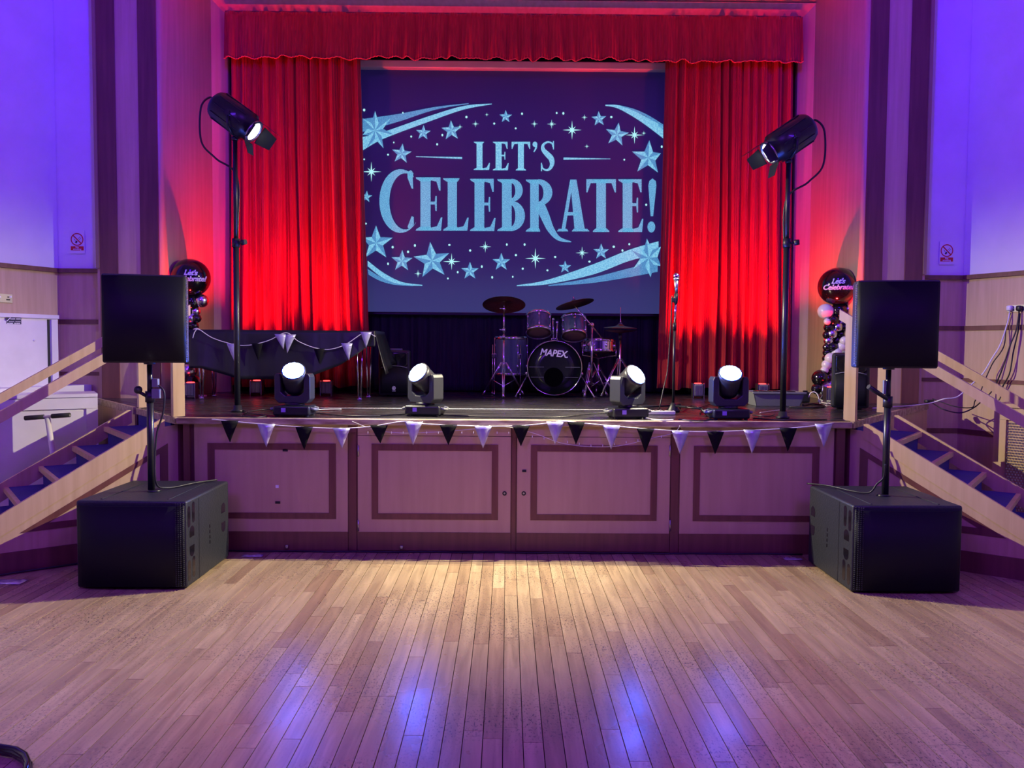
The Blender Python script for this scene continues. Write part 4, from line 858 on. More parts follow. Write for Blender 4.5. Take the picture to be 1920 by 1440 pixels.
# ------------------------------------------------------------------ monitors
def monitor(x, y, w_, h, d, yaw, label, logo):
    t = thing('stage_monitor', label, 'speaker', (x, y, H), 'moulded stage speakers')
    R = Matrix.Translation((x, y, H)) @ Matrix.Rotation(math.radians(yaw), 4, 'Z')
    b = MB(); b.M = R; pl = [(-w_ / 2, -d / 2), (w_ / 2, -d / 2), (w_ / 2 - .01, 0), (w_ / 2 - .07, d / 2), (-w_ / 2 + .07, d / 2), (-w_ / 2 + .01, 0)]
    b.prism([(a, c, .012) for a, c in pl], (0, 0, h - .012)); o = b.build('casing', M_BLACK, t); bv = o.modifiers.new('edge', 'BEVEL'); bv.width = .025; bv.segments = 3
    b = MB(); b.M = R; b.grid(lambda u, v: ((u - .5) * (w_ - .05), -d / 2 - .006 - .012 * (1 - (2 * u - 1) ** 2), .035 + (h * .60 - .035 + .02 * (1 - (2 * u - 1) ** 2)) * v), 14, 2); solid(b.build('woofer_grille', M_GRILLE, t), .004)
    b = MB(); b.M = R
    def horn(u, v):
        a = (u - .5) * (w_ - .06); dep = .05 * (1 - (2 * u - 1) ** 2) * math.sin(math.pi * v) ; return (a, -d / 2 - .003 + dep * .0 - .010 * (1 - math.sin(math.pi * v)) * (1 - (2 * u - 1) ** 2), h * .66 + .005 + (h * .29) * v - .03 * (1 - (2 * u - 1) ** 2) * (1 - v))
    b.grid(horn, 16, 8); solid(b.build('horn_flare', M_BLACKG, t), .004)
    b = MB(); b.M = R; b.tube([((u / 10 - .5) * (w_ - .06), -d / 2 - .012, h * .625 + .02 * (1 - (2 * u / 10 - 1) ** 2)) for u in range(11)], .004, 6); b.build('trim_bar', M_GREY, t)
    b = MB(); b.M = R; b.bbox((0, 0, h + .008), (.13, .05, .02), .006); b.build('top_handle', M_GREY, t)
    for s in (-1, 1):
        for s2 in (-1, 1): b = MB(); b.M = R; b.cyl((s * (w_ / 2 - .07), s2 * (d / 2 - .06), 0), (s * (w_ / 2 - .07), s2 * (d / 2 - .06), .016), .016, .016, 10); b.build('rubber_foot', M_RUBBER, t)
    if logo:
        b = MB(); b.M = R; z = .09; yy = -d / 2 - .024
        ring = [(.019, .016)]; n = 20
        o_ = [(.019 * math.cos(2 * math.pi * k / n), yy, z + .019 * math.sin(2 * math.pi * k / n)) for k in range(n + 1)]; i_ = [(.0155 * math.cos(2 * math.pi * k / n), yy, z + .0155 * math.sin(2 * math.pi * k / n)) for k in range(n + 1)]
        for k in range(n): b.poly([o_[k], o_[k + 1], i_[k + 1], i_[k]])
        for k in range(3):
            a = math.pi * k / 3 + math.pi / 2; c_, s_ = math.cos(a), math.sin(a); b.poly([(c_ * .012 - s_ * .002, yy, z + s_ * .012 + c_ * .002), (-c_ * .012 - s_ * .002, yy, z - s_ * .012 + c_ * .002), (-c_ * .012 + s_ * .002, yy, z - s_ * .012 - c_ * .002), (c_ * .012 + s_ * .002, yy, z + s_ * .012 - c_ * .002)])
        b.poly([(-.018, yy, z - .032), (.018, yy, z - .032), (.018, yy, z - .027), (-.018, yy, z - .027)])
        b.build('round_badge', M_TXT, t)
monitor(-1.20, 8.33, .33, .475, .28, 0, 'black moulded stage speaker with round badge beside the table end', True)
monitor(2.97, 7.02, .31, .49, .30, -20, 'black moulded stage speaker behind the stair post by the balloons', False)

# ------------------------------------------------------------------ table, cloth and its bunting
TZ = 1.625
tb = thing('folding_table', 'long folding table on slim chrome legs under a black cloth', 'table', (-2.15, 7.85, H))
b = MB(); b.bbox((-2.14, 7.84, TZ - .02), (1.66, .55, .03), .006, 1); b.build('table_top', M_GREY, tb)
for px, s in ((385, -1), (683, 1)):
    q = PZ(px, 747, H)
    for yy in (7.66, 8.04):
        b = MB(); x_ = q.x + (0 if yy < 7.8 else s * .02)
        for k in (-1, 1): b.cyl((x_ + k * .010, yy, H + .012), (x_ + k * .030, yy, TZ - .036), .0085, .0085, 10)
        b.cyl((x_ - .014, yy, H + .011), (x_ + .014, yy, H + .011), .01, .01, 8); b.bbox((x_, yy, H + .008), (.045, .02, .016), .004, 1); b.build('leg', M_CHROME, tb)
cl_x = [(PY(px, py, 7.55).x, PY(px, py, 7.55).z) for px, py in ((352, 690), (379, 690), (453, 711), (511, 711), (583, 706), (640, 684), (674, 662), (688, 650), (700, 650))]
def cl_bot(x):
    for (a, za), (c, zc) in zip(cl_x, cl_x[1:]):
        if x <= c: t = (x - a) / (c - a); return za + (zc - za) * max(0, min(1, t))
    return cl_x[-1][1]
tc = thing('tablecloth', 'black cloth with fold creases draped unevenly over the long table', 'tablecloth', (-2.15, 7.85, TZ))
X0, X1 = -3.03, -1.29
def clf(u, v):      # v: 0 hem front .. .5 front edge .. 1 back edge
    x_ = X0 + (X1 - X0) * u
    if v < .6:
        t = v / .6; zb = cl_bot(x_ * 1.0); rip = .012 * math.sin(u * 31) * (1 - t) + .02 * math.sin(u * 9 + 1) * (1 - t)
        crease = .004 * math.exp(-((u * 8) % 1 - .5) ** 2 * 400); return (x_, 7.555 - .02 * (1 - t) - rip + crease, zb + (TZ + .003 - zb) * t)
    t = (v - .6) / .4; return (x_, 7.555 + .57 * t, TZ + .004)
b = MB(); b.grid(clf, 90, 20); solid(b.build('cloth_front', M_CLOTH, tc), .003)
for s, X in ((-1, X0), (1, X1)):
    def endf(u, v, s=s, X=X): return (X + s * (.10 * (1 - v) ** 1.2 + .015 * math.sin(u * 14) * (1 - v)), 7.555 + .57 * u, (TZ + .003) * v + (1 - v) * (1.22 + .10 * u + (.12 if s < 0 else 0)))
    b = MB(); b.grid(endf, 24, 10); solid(b.build('cloth_end', M_CLOTH, tc), .003)
def pennant(b, c, w_, h, y, tilt=0.0):
    n = 6; rows = []
    for k in range(n + 1):
        t = k / n; ww = w_ * (1 - t) + .002; z = c.z - h * t; yy = y - .006 * math.sin(math.pi * t); xx = c.x + tilt * t
        rows.append([(xx - ww / 2, yy, z), (xx, yy - .0015 * (1 - t), z), (xx + ww / 2, yy, z)])
    i = b.addv([p for r in rows for p in r])
    for k in range(n):
        for j in range(2): a = i + k * 3 + j; b.face((a, a + 1, a + 4, a + 3), True)
def bunting(label, string_px, flags, y, wpx, base):
    t = thing('bunting', label, 'bunting', base, 'bunting strings')
    pts = catmull([Vector((PY(a, c, y).x, y - .008, PY(a, c, y).z)) for a, c in string_px], 8)
    b = MB(); b.tube(pts, .0042, 6); b.build('cord', M_STRING, t)
    def zat(px):
        xw = PY(px, 800, y).x; return min(pts, key=lambda p: abs(p.x - xw))
    for px, tip, colr, tl in flags:
        c = zat(px); h = c.z - PY(px, tip, y).z; sc = y / FPX
        b = MB(); pennant(b, Vector((PY(px, 800, y).x, 0, c.z + .004)), wpx * sc, h + .004, y - .010, tl); solid(b.build('pennant', M_SILVERF if colr else M_BLACKF, t), .0015)
    return t
bunting('bunting of alternating black and silver pennants along the stage front', [(398, 786), (430, 789), (470, 793), (560, 800), (640, 803), (700, 799), (757, 790), (800, 795), (905, 799), (976, 798), (1030, 793), (1060, 790), (1100, 794), (1200, 803), (1300, 809), (1400, 807), (1500, 801), (1562, 793)],
        [(432, 829, 0, 0), (500, 838, 1, 0), (571, 843, 0, 0), (641, 840, 1, .004), (711, 831, 0, .01), (776, 834, 1, -.004), (841, 834, 0, 0), (906, 840, 1, 0), (977, 836, 0, 0), (1041, 833, 1, 0), (1080, 833, 0, 0), (1146, 842, 1, 0), (1210, 848, 0, 0), (1275, 851, 1, 0), (1341, 851, 0, 0), (1410, 850, 1, 0), (1477, 846, 0, 0), (1543, 838, 1, .005)], 5.672, 33, (0, 5.67, .93))
b = MB(); b.tube(catmull([Vector((PY(a, c, 5.678).x, 5.678, PY(a, c, 5.678).z)) for a, c in ((660, 790), (705, 806), (760, 812), (850, 808), (940, 800), (1000, 812), (1050, 830), (1100, 837), (1160, 836), (1220, 822), (1262, 812), (1275, 798))], 6), .002, 5)
fl = b.build('cord', M_STRING, thing('fairy_lights', 'thin unlit fairy light string drooping behind the pennants on the doors', 'fairy lights', (0, 5.7, .85)))
for k in range(26):
    px = 690 + 22 * k; zz = 806 + 26 * max(0, 1 - abs(px - 1120) / 170); bb = MB(); p = PY(px, zz + 3, 5.674); bb.cyl(p, p + Vector((0, -.003, -.016)), .0025, .0035, 5); bb.build('bulb', M_STRING, fl.parent)
bunting('bunting of silver pennants draped over the black tablecloth', [(362, 634), (366, 622), (374, 618), (400, 634), (440, 646), (470, 647), (505, 638), (537, 624), (560, 640), (590, 652), (618, 655), (648, 646), (675, 628), (688, 623), (704, 631)],
        [(438, 679, 1, .02), (484, 676, 0, .01), (527, 655, 1, .03), (546, 662, 1, -.03), (600, 682, 0, 0), (651, 676, 1, .02), (687, 652, 1, 0)], 7.505, 21, (-2.15, 7.52, 1.6))

# ------------------------------------------------------------------ balloon columns
def balloons(sx, label):
    cx = -3.19 if sx < 0 else 3.235; yy = 7.98
    t = thing('balloon_column', label, 'balloon column', (cx, yy, H), 'balloon columns')
    if sx < 0: L_ = [(357, 521, 36, 'B')]; o = (-1214 + 0, -17)
    R_ = [(1548, 584, 14, 'W'), (1573, 583, 15, 'B'), (1592, 580, 12, 'S'), (1551, 603, 6, 'W'), (1562, 600, 10, 'B'), (1580, 600, 9, 'S'), (1554, 614, 9, 'B'), (1571, 613, 9, 'S'), (1583, 613, 8, 'B'), (1551, 628, 8, 'B'), (1560, 626, 9, 'S'), (1577, 627, 9, 'B'), (1553, 639, 8, 'S'), (1570, 639, 9, 'B'), (1583, 639, 8, 'W'), (1550, 651, 7, 'B'), (1562, 651, 9, 'B'), (1579, 650, 9, 'W'), (1551, 661, 8, 'B'), (1569, 661, 9, 'W'), (1582, 660, 8, 'B'), (1549, 672, 7, 'B'), (1557, 672, 10, 'W'), (1573, 674, 9, 'B'), (1550, 684, 9, 'W'), (1566, 685, 9, 'B'), (1581, 686, 8, 'S'), (1546, 694, 7, 'W'), (1556, 695, 9, 'B'), (1572, 697, 9, 'B'), (1538, 709, 15, 'B'), (1567, 711, 15, 'S'), (1532, 729, 10, 'B'), (1548, 735, 18, 'S'), (1575, 734, 16, 'B')]
    mats = {'B': M_BALB, 'S': M_BALS, 'W': M_BALW}
    big = PY(1571, 537, yy) if sx > 0 else PY(357, 521, yy)
    dx, dy = (0, 0) if sx > 0 else (357 - 1571, 521 - 537)
    rb = 36 * yy / FPX
    b = MB(); b.sphere(big, rb, 40, 24, (1, 1, .98)); bg = b.build('balloon', M_BALB, t, 'large glossy black lettered balloon')
    for body, off, m_, lift in (("Let's\nCelebrate!", .0035, M_TXTL, .0012), ("Let's\nCelebrate!", .0006, M_TXT, .0024)):
        v_, f_ = text_mesh(body, .068, .30, off, .92, .85)
        b = MB(); pts = []
        for p in v_:
            X, Z = p.x * 1.05, p.y + .02; k = (CAM - big).normalized(); rt = k.cross(Vector((0, 0, 1))).normalized() * -1; up = rt.cross(k).normalized() * -1
            if up.z < 0: up = -up
            if rt.x < 0: rt = -rt
            r2 = min(.95, (X * X + Z * Z) / rb ** 2); pts.append(big + rt * X + up * Z + k * (math.sqrt(1 - r2) * rb + lift))
        i = b.addv(pts)
        for q_ in f_: b.face([i + k2 for k2 in q_])
        b.build('lettering', m_, bg)
    rd = random.Random(3)
    for a, c, r, k in R_:
        dpt = .0 if r > 11 else rd.uniform(-.04, .03)
        if k == 'B' and r < 10: dpt += .03
        p = PY(a + dx, c + dy + (0), yy + dpt); rr = r * yy / FPX * 1.04
        if p.z - rr * 1.0 < H + .004: p.z = H + .004 + rr
        b = MB(); q = Vector((rd.uniform(-.4, .4), rd.uniform(-.4, .4), 1)).to_track_quat('Z', 'Y'); b.sphere(p, rr, 20, 12, (1.02, 1.02, 1.0), q); b.build('balloon', mats[k], t)
    b = MB(); b.cyl((cx, yy + .04, H), (cx, yy + .04, big.z - rb * .7), .012, .012, 8); b.build('support_pole', M_BLACK, t)
    b = MB(); b.lathe([(.13, 0), (.13, .012), (.02, .02)], (cx, yy + .04, H), (0, 0, 1), 20); b.build('base', M_WHITE, t)
balloons(-1, 'balloon column half hidden by a loudspeaker, next to the black-clothed table')
balloons(1, 'fully visible black, white and silver balloon column behind the stair post')

# ------------------------------------------------------------------ loose kit on the stage
q = PZ(1462, 762, H); x, y = q.x, q.y + .16
t = thing('storage_crate', 'grey plastic crate behind the lantern stand and cable tangle', 'crate', (x, y, H))
b = MB(); b.prism([(x - .20, y - .12, H), (x + .20, y - .12, H), (x + .20, y + .12, H), (x - .20, y + .12, H)], (0, 0, .01)); b.build('crate_base', M_GREY, t)
for s in (-1, 1):
    b = MB(); b.prism([(x - .20, y + s * .12, H), (x + .20, y + s * .12, H), (x + .235, y + s * .14, H + .125), (x - .235, y + s * .14, H + .125)], (0, -s * .008, 0)); b.build('crate_side', M_GREY, t)
    b = MB(); b.prism([(x + s * .20, y - .12, H), (x + s * .20, y + .12, H), (x + s * .235, y + .14, H + .125), (x + s * .235, y - .14, H + .125)], (-s * .008, 0, 0)); b.build('crate_end', M_GREY, t)
    b = MB(); b.bbox((x, y + s * .147, H + .12), (.49, .014, .02), .004, 1); b.build('crate_rim', M_GREY, t)
for k in range(3):
    b = MB(); b.bbox((x - .13 + .13 * k, y, H + .11), (.09, .16, .05), .01); tag(b.build('adaptor', M_BLACK), ('black power adaptor in the grey crate, next to the curtain', 'black power adaptor in the middle of the grey crate', 'black power adaptor in the grey crate, next to the balloons')[k], 'adaptor', 'adaptors in the crate')
b = MB(); q = PZ(1508, 754, H); b.bbox((q.x, q.y, H + .05), (.085, .085, .10), .01); b.bbox((q.x, q.y - .02, H + .108), (.04, .03, .016), .004); tag(b.build('power_supply', M_BLACK), 'small black power supply block at the end of the grey crate', 'power supply')
# multi-socket strip and cable clutter at the edge
a = PZ(1214, 777, H); c = PZ(1262, 780, H)
t = thing('socket_strip', 'white multi-socket extension strip between moving head and microphone stand', 'extension lead', ((a.x + c.x) / 2, a.y, H))
b = MB(); b.bbox(((a.x + c.x) / 2, a.y, H + .015), (c.x - a.x + .08, .06, .03), .006); b.build('casing', M_WHITE, t)
for k in range(4):
    b = MB(); xx = a.x - .01 + k * .065; b.box((xx, a.y - .008, H + .0305), (.008, .016, .002)); b.box((xx - .012, a.y + .012, H + .0305), (.012, .005, .002)); b.box((xx + .012, a.y + .012, H + .0305), (.012, .005, .002)); b.build('socket_hole', M_BLACK, t)
def cable(label, pts, r=.005, m=M_CABLE, name='cable'):
    b = MB(); b.tube(catmull(pts, 6), r, 6); return tag(b.build(name, m), label, 'cable', 'loose cables')
def zz(*pp, z=H + .007): return [PZ(a_, c_, z) for a_, c_ in pp]
cable('black cable lying between the two moving heads on the table side', zz((582, 773), (640, 779), (700, 780), (765, 776)))
cable('black cable lying along the stage edge in front of the drums', zz((828, 778), (900, 781), (1000, 783), (1060, 781), (1100, 776), (1145, 774)))
cable('black cable coiled at the foot of the table-side lantern stand', zz((452, 768), (470, 775), (500, 779), (480, 782), (455, 779), (470, 771), (505, 768), (520, 775)))
cable('grey-white cable trailing from the table-side moving head', zz((580, 772), (600, 768), (640, 767)), .004, M_CABLEW)
cable('white cable looping in front of the socket strip', zz((1208, 783), (1222, 786), (1245, 788), (1262, 787)), .005, M_CABLEW)
cable('black cable running from socket strip to the microphone-side moving head', zz((1272, 786), (1290, 788), (1315, 789), (1330, 787)))
cable('black cable tangled behind the microphone leg', zz((1285, 764), (1297, 761), (1312, 764), (1330, 758), (1342, 761), (1352, 760)))
cable('black cable looping beside the moving head near the microphone', zz((1312, 776), (1318, 768), (1336, 766), (1346, 772), (1334, 779), (1322, 780)), .006)
cable('black cable running from moving head to lantern stand', zz((1412, 778), (1428, 780), (1444, 780), (1452, 777)))
cable('black cable lying along the stage edge towards the stair post', zz((1412, 784), (1450, 787), (1500, 787.5), (1550, 787)), .006)
cable('thin pale cable crossing the stage towards the crate', zz((1425, 774), (1450, 770), (1462, 769), (1476, 767)), .003, M_CABLEW)
q0 = [PY(a_, c_, 7.30 - .01 * k_) for k_, (a_, c_) in enumerate(((1516, 745), (1520, 737), (1527, 735), (1533, 740), (1536, 750), (1538, 757)))]
cable('white cable arching over the tangle by the silver balloon', q0, .005, M_CABLEW)
cable('white cable squiggling on the floor below the silver balloon', zz((1534, 752), (1545, 746), (1552, 749), (1540, 754), (1556, 757), (1568, 759), (1548, 761), (1560, 752), (1570, 755)), .0045, M_CABLEW)
cable('black cable bundle on the floor between crate and stage speaker', zz((1480, 763), (1505, 764), (1530, 764), (1545, 761), (1525, 757), (1505, 760)), .008)

# ------------------------------------------------------------------ hall side fittings
def no_smoking(px, py, y, label):
    c = PY(px, py, y); t = thing('no_smoking_sign', label, 'sign', (c.x, y, c.z), 'no smoking signs')
    b = MB(); b.box((c.x, y - .002, c.z - .025), (.145, .004, .225)); b.build('backing', M_WHITE, t)
    R1, R2 = .062, .052; cc = (c.x, c.z); n = 28
    b = MB(); yy = y - .0052
    P2 = lambda r, k: (cc[0] + r * math.cos(2 * math.pi * k / n), yy, cc[1] + r * math.sin(2 * math.pi * k / n))
    for k in range(n): b.poly([P2(R1, k), P2(R1, k + 1), P2(R2, k + 1), P2(R2, k)])
    b.poly([(cc[0] - .042, yy, cc[1] + .034), (cc[0] - .034, yy, cc[1] + .042), (cc[0] + .042, yy, cc[1] - .034), (cc[0] + .034, yy, cc[1] - .042)]); b.build('prohibition_ring', M_REDP, t)
    b = MB(); yy = y - .0046
    b.poly([(cc[0] - .022, yy, cc[1] - .026), (cc[0] - .010, yy, cc[1] - .040), (cc[0] + .006, yy, cc[1] - .022), (cc[0] - .006, yy, cc[1] - .010)])
    for o_ in (0, .010): b.poly([(cc[0] + .008 + o_, yy, cc[1] + .006 - o_), (cc[0] + .011 + o_, yy, cc[1] + .004 - o_), (cc[0] + .032 + o_, yy, cc[1] + .027 - o_), (cc[0] + .029 + o_, yy, cc[1] + .029 - o_)])
    b.poly([(cc[0] - .030, yy, cc[1] + .004), (cc[0] - .026, yy, cc[1] + .006), (cc[0] - .014, yy, cc[1] - .012), (cc[0] - .018, yy, cc[1] - .014)]); b.build('cigarette_symbol', M_BLACK, t)
    b = MB(); b.box((c.x, y - .005, c.z - .087), (.125, .002, .040)); pl = b.build('red_panel', M_REDP, t)
    v_, f_ = text_mesh('No\nsmoking', .024, 0, .0004, 1, .72); b = MB(); i = b.addv([(c.x + p.x, y - .0065, c.z - .086 + p.y) for p in v_])
    for q_ in f_: b.face([i + k for k in q_])
    b.build('panel_lettering', M_TXT, pl)
no_smoking(145, 449, 7.90, 'no smoking sign on the blue wall above the white cupboard side')
no_smoking(1775, 470, 7.90, 'no smoking sign on the blue wall above the plug socket side')
# diagonal side-wall frames: a point on the wall and unit vectors along it and into the room
def wallframe(sx):
    a = Vector((sx * 4.44, 7.90, 0)); c = Vector((sx * 5.30, 6.0, 0)); d = (c - a).normalized(); n = Vector((-abs(d.y) * sx, -abs(d.x), 0)).normalized(); return a, d, n
def on_wall(sx, px, py, off=0.0): a, d, n = wallframe(sx); return PP(px, py, a + n * off, n)
def wbox(b, sx, px0, py0, px1, py1, off, t):     # box proud of the wall covering a pixel rectangle at its two lower/upper corners
    a, d, n = wallframe(sx); A = on_wall(sx, px0, py0, off); B = on_wall(sx, px1, py1, off)
    b.prism([A, Vector((B.x, B.y, A.z)), B, Vector((A.x, A.y, B.z))], -n * t)
for sx, p0, p1, lb in ((1, (1889, 571), (1926, 585), 'steel double plug socket with two plugs, on the veneer wall'), (-1, (-14, 552), (23, 566), 'empty steel double plug socket above the white cupboard')):
    a, d, n = wallframe(sx); t = thing('plug_socket', lb, 'socket', on_wall(sx, p0[0], p0[1]), 'double plug sockets')
    b = MB(); wbox(b, sx, p0[0], p1[1], p1[0], p0[1], .010, .012); b.build('face_plate', M_STEEL, t)
    for k in (0, 1):
        xx = p0[0] + 6 + k * 20; b = MB(); wbox(b, sx, xx, p1[1] - 3, xx + 7, p1[1] - 5, .0115, .002); wbox(b, sx, xx + 2, p0[1] + 6, xx + 5, p0[1] + 4, .0115, .002); b.build('socket_hole', M_BLACK, t)
        b = MB(); wbox(b, sx, xx + 7, p0[1] + 6, xx + 10, p0[1] + 3, .014, .004); b.build('rocker_switch', M_TXT if not (sx > 0 and k == 1) else M_PINKLED, t)
plugs = []
for px, m_, lb in ((1893, M_CABLEW, 'white three-pin plug in the wall socket'), (1911, M_BLACK, 'black three-pin plug in the wall socket')):
    a, d, n = wallframe(1); c = on_wall(1, px, 578, .030); b = MB(); b.bbox(c, (.046, .046, .05), .012, 2, Matrix.Rotation(math.atan2(d.y, d.x), 3, 'Z')); b.cyl(c - Vector((0, 0, .02)), c - Vector((0, 0, .045)), .008, .006, 8); tag(b.build('plug', m_), lb, 'plug', 'plugs'); plugs.append(c - Vector((0, 0, .045)))
W1 = lambda px, py, o=.02: on_wall(1, px, py, o)
cable('white mains cable sagging from wall socket to the stage corner', [plugs[0], W1(1889, 605, .05), W1(1876, 645, .10), W1(1860, 672, .15), W1(1843, 700, .2), PP(1820, 722, (4.3, 7.5, 0), Vector((0, 1, 0))), PY(1795, 744, 7.45), PY(1770, 748, 7.45), (3.95, 7.5, H + .02), (3.7, 7.3, H + .012), (3.45, 7.15, H + .008), (3.3, 7.05, H + .008), (3.15, 6.95, H + .008)], .006, M_CABLEW)
cable('black mains cable hanging from the black plug to the stage corner', [plugs[1], W1(1905, 620, .06), W1(1893, 650, .10), W1(1880, 690, .12), W1(1862, 730, .14), PY(1845, 748, 7.2), PY(1825, 765, 7.3), PY(1800, 774, 7.35), PY(1770, 768, 7.4), PY(1752, 758, 7.5), (3.98, 7.58, H + .03)], .006)
cable('second black mains cable dropping from the black plug behind the handrail', [plugs[1] + Vector((.01, 0, 0)), W1(1909, 620, .03), W1(1900, 660, .05), W1(1893, 700, .06), W1(1880, 725, .06), W1(1876, 745, .07), PY(1868, 756, 6.95)], .006)
cable('dark cable beside the white mains cable on the veneer wall', [plugs[0] + Vector((.01, 0, 0)), W1(1887, 610, .03), W1(1882, 650, .06), W1(1862, 680, .10), W1(1848, 710, .13), PY(1838, 735, 7.2), PY(1828, 752, 7.3), PY(1822, 764, 7.32), PY(1790, 762, 7.5), (4.05, 7.66, H + .05)], .005)
b = MB(); b.bbox((3.985, 7.60, H + .030), (.10, .045, .03), .006, 1, Matrix.Rotation(.5, 3, 'Z')); tag(b.build('cable_connector', M_BLACK), 'black in-line cable connector at the stage corner below the socket wall', 'connector')
# low boxed cabinets beyond the stairs
def cabinet(sx, P0, P1, z, label, m, grille):
    P0, P1 = Vector((*P0, 0)), Vector((*P1, 0)); d = (P1 - P0).normalized(); n = Vector((-d.y, d.x, 0))
    if n.y < 0: n = -n
    t = thing('radiator_cabinet' if grille else 'boxed_cabinet', label, 'cabinet', P0)
    Z = Vector((0, 0, 1)); L_ = (P1 - P0).length
    b = MB(); b.prism([P0, P1, P1 + Z * (z - .03), P0 + Z * (z - .03)], n * .38); b.build('carcass', m, t)
    b = MB(); b.prism([P0 - d * .0 - n * .03 + Z * (z - .029), P1 - n * .03 + Z * (z - .029), P1 + n * .38 + Z * (z - .029), P0 + n * .38 + Z * (z - .029)], Z * .03); b.build('top', m, t)
    fr = []
    for a0, a1, z0, z1 in ((0, L_, z - .13, z - .035), (0, .09, .10, z - .131), (L_ - .09, L_, .10, z - .131), (0, L_, 0, .099)):
        b = MB(); b.prism([P0 + d * a0 - n * .018 + Z * z0, P0 + d * a1 - n * .018 + Z * z0, P0 + d * a1 - n * .018 + Z * z1, P0 + d * a0 - n * .018 + Z * z1], n * .017); b.build('frame_rail', m, t)
    if grille:
        b = MB(); st_ = .022; k = 0
        u = .10
        while u < L_ - .10:
            v = .12
            while v < z - .14:
                c = P0 + d * (u + (st_ / 2 if k % 2 else 0)) - n * .004 + Z * v; b.box(c, (.011, .011, .011)); v += st_; k += 1
            u += st_; k = 0
        b.build('perforated_grille', M_STEEL, t, kind='stuff')
    return t
cabinet(1, (4.02, 6.62), (4.58, 5.98), 1.05, 'veneered radiator cabinet with perforated metal grille beyond the steps', M_WOOD, True)
cabinet(-1, (-4.52, 6.60), (-3.68, 7.11), 1.05, 'low white boxed cabinet with framed front behind the steps', M_WHITE, False)
# white wall cupboard
t = thing('wall_cupboard', 'white painted wall cupboard with a small dark sticker and black gap', 'cupboard', on_wall(-1, 60, 735))
b = MB(); wbox(b, -1, 111, 741, -60, 586, .06, .06); b.build('carcass', M_WHITE, t)
b = MB(); wbox(b, -1, 111, 598, -60, 584, .085, .025); b.build('head_rail', M_WHITE, t)
b = MB(); wbox(b, -1, 88, 737, -60, 599, .078, .018); dr = b.build('door', M_WHITE, t)
b = MB(); wbox(b, -1, 96, 737, 88.5, 599, .064, .004); b.build('shadow_gap', M_BLACK, t)
b = MB(); wbox(b, -1, 111, 741, 96.5, 599, .080, .02); b.build('side_stile', M_WHITE, t)
b = MB(); wbox(b, -1, 40, 608, 12, 595, .080, .002); stk = b.build('sticker', mat('navy_sticker', (.010, .010, .05), .4), dr)
b = MB()
for y0_, y1_, xs in ((599, 597, (20, 39)), (603.5, 602.5, (17, 39)), (607.3, 605.2, (13.5, 38.5))):
    nb = 11; wd_ = (xs[1] - xs[0]) / nb
    for k in range(nb):
        if (k % 6) == 5: continue
        wbox(b, -1, xs[0] + wd_ * (k + .75), y0_, xs[0] + wd_ * k, y1_, .0806, .0005)
a_, d_, n_ = wallframe(-1)
b.prism([on_wall(-1, 12, 602, .0806), on_wall(-1, 13.5, 602.5, .0806), on_wall(-1, 21, 595.2, .0806), on_wall(-1, 19, 595.2, .0806)], -n_ * .0004)
b.build('sticker_print', M_TXT, stk)
b = MB(); c = on_wall(-1, 64, 638, .08); b.sphere(c, .011, 10, 6); b.build('door_knob', M_WHITE, dr)
b = MB(); wbox(b, -1, 172, 750, -60, 732, .30, .29); b.build('sill_shelf', M_WHITE, t)
# trolley with a T handle in front of the white cabinet
y_ = 6.55; g0, g1 = PY(47, 784, y_), PY(131, 778, y_); s0_, s1_ = PY(89, 783, y_), PY(98, 842, y_)
t = thing('hand_trolley', 'white hand trolley with black-gripped T handle behind the steps', 'trolley', (s1_.x, y_, 0))
b = MB(); b.cyl(g0, g1, .011, .011, 10); b.build('cross_bar', M_WHITE, t)
for a, c in ((0, .42), (.60, 1)):
    b = MB(); b.cyl(g0.lerp(g1, a), g0.lerp(g1, c), .019, .019, 12); b.build('grip', M_RUBBER, t)
ft_ = s0_ + (s1_ - s0_) * (s0_.z - .10) / (s0_.z - s1_.z)
b = MB(); b.cyl(ft_, s0_, .021, .021, 12); b.build('stem', M_WHITE, t)
b = MB(); b.bbox((ft_.x, y_, .10), (.30, .22, .025), .005); b.build('platform', M_WHITE, t)
for s in (-1, 1):
    b = MB(); b.cyl((ft_.x + s * .13, y_ - .02, .045), (ft_.x + s * .13, y_ + .02, .045), .045, .045, 16); b.build('wheel', M_RUBBER, t)
    b = MB(); b.box((ft_.x + s * .13, y_, .07), (.03, .05, .035)); b.build('wheel_bracket', M_STEEL, t)
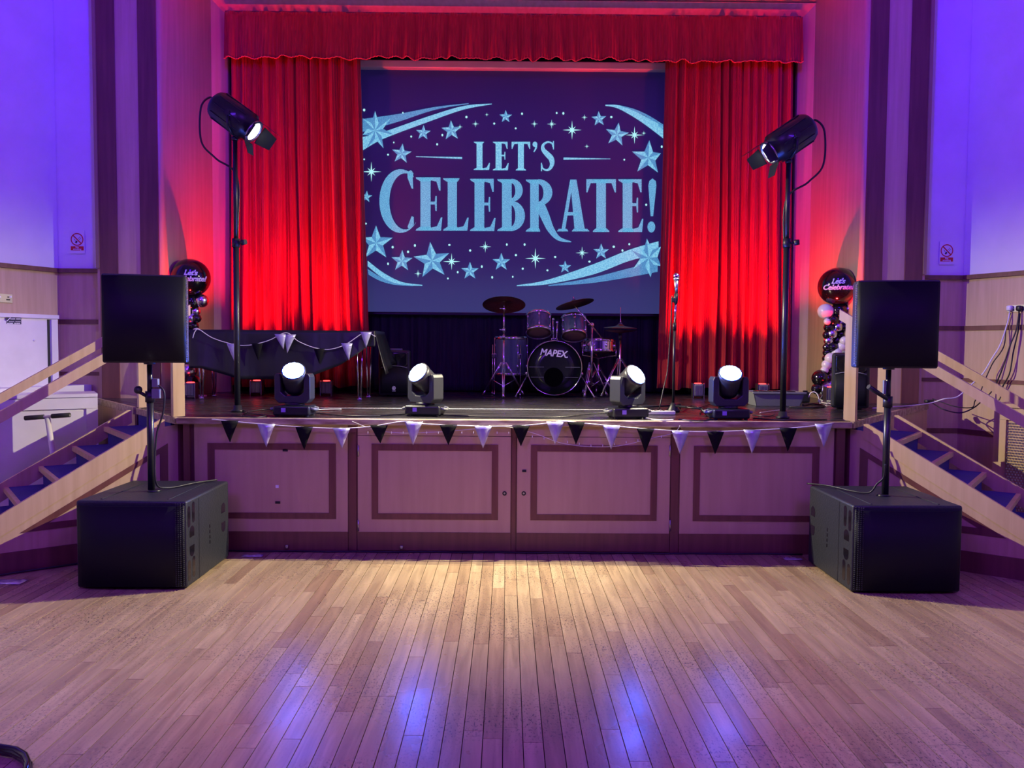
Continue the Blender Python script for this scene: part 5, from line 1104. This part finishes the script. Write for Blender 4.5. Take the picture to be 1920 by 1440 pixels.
# tape, clips, base cable, floor coil
def tape(px, py, w_, d, lb):
    c = PZ(px, py, 0); rd = random.Random(px); b = MB()
    b.grid(lambda u, v: (c.x + (u - .5) * w_, c.y + (v - .5) * d, .004 + .010 * rd.random() * (0 < u < 1) * (0 < v < 1)), 8, 4); tag(solid(b.build('tape_patch', M_TAPE), .001), lb, 'tape', 'gaffer tape on the floor')
tape(16, 1092, .20, .10, 'shiny silver tape patch on the floor at the foot of the steps')
tape(473, 1043, .15, .05, 'shiny silver tape patch at the stage front beside the cupboard-side subwoofer')
tape(1487, 1049, .13, .05, 'shiny silver tape patch at the stage front beside the socket-side subwoofer')
b = MB(); b.tube([(x_ / 10, 5.712 - .006 * math.sin(x_ * 1.3), .008) for x_ in range(-21, 22)], .006, 6); t = tag(b.build('floor_cable', M_CABLE), 'black cable running along the floor against the stage front', 'cable')
for px in (538, 753):
    b = MB(); p = PY(px, 1028, 5.72); b.bbox((p.x, 5.715, .040), (.022, .012, .024), .003, 1); tag(b.build('cable_clip', M_STEEL), 'small pale clip on the stage kickboard, %s' % ('below the tape-marked panel' if px == 538 else 'below the hinged door'), 'clip', 'cable clips')
b = MB(); p0 = PR(1.3, -.02, .01); b.tube(catmull([PL(.35, -.02, .01), PL(.7, -.025, .01), PL(1.05, -.03, .012), PL(1.25, -.05, .012)], 6), .007, 6); tag(b.build('floor_cable', M_CABLE), 'black cable on the floor between subwoofer and silver tape at the steps', 'cable')
b = MB(); c = Vector((-1.945, 2.62, 0))
pts = []
for k in range(60):
    a = 2 * math.pi * k / 24; pts.append(c + Vector((math.cos(a) * (.275 + .004 * math.sin(k)), math.sin(a) * (.235 + .004 * math.cos(k * 1.7)), .014 + .0105 * k / 60 * 2)))
b.tube(pts, .0125, 8); tag(b.build('cable_coil', M_BLACKG), 'glossy black coiled cable on the dance floor nearest the camera', 'cable')

# black-and-pale hazard tape on the stair-head nosings
for a, c in (((2.47, 5.755), (3.03, 6.47)), ((-2.44, 5.755), (-3.02, 6.47))):
    a = Vector((*a, H + .0045)); c = Vector((*c, H + .0045)); d = (c - a).normalized(); n = Vector((-d.y, d.x, 0)) * (.045 if a.x > 0 else -.045)
    for k in range(1, 10):
        p = a.lerp(c, k / 10); q = a.lerp(c, (k + .5) / 10); b = MB(); b.prism([p, q, q + n + d * .02, p + n + d * .02], (0, 0, -.002)); b.build('hazard_stripe', M_BLACK, stage)
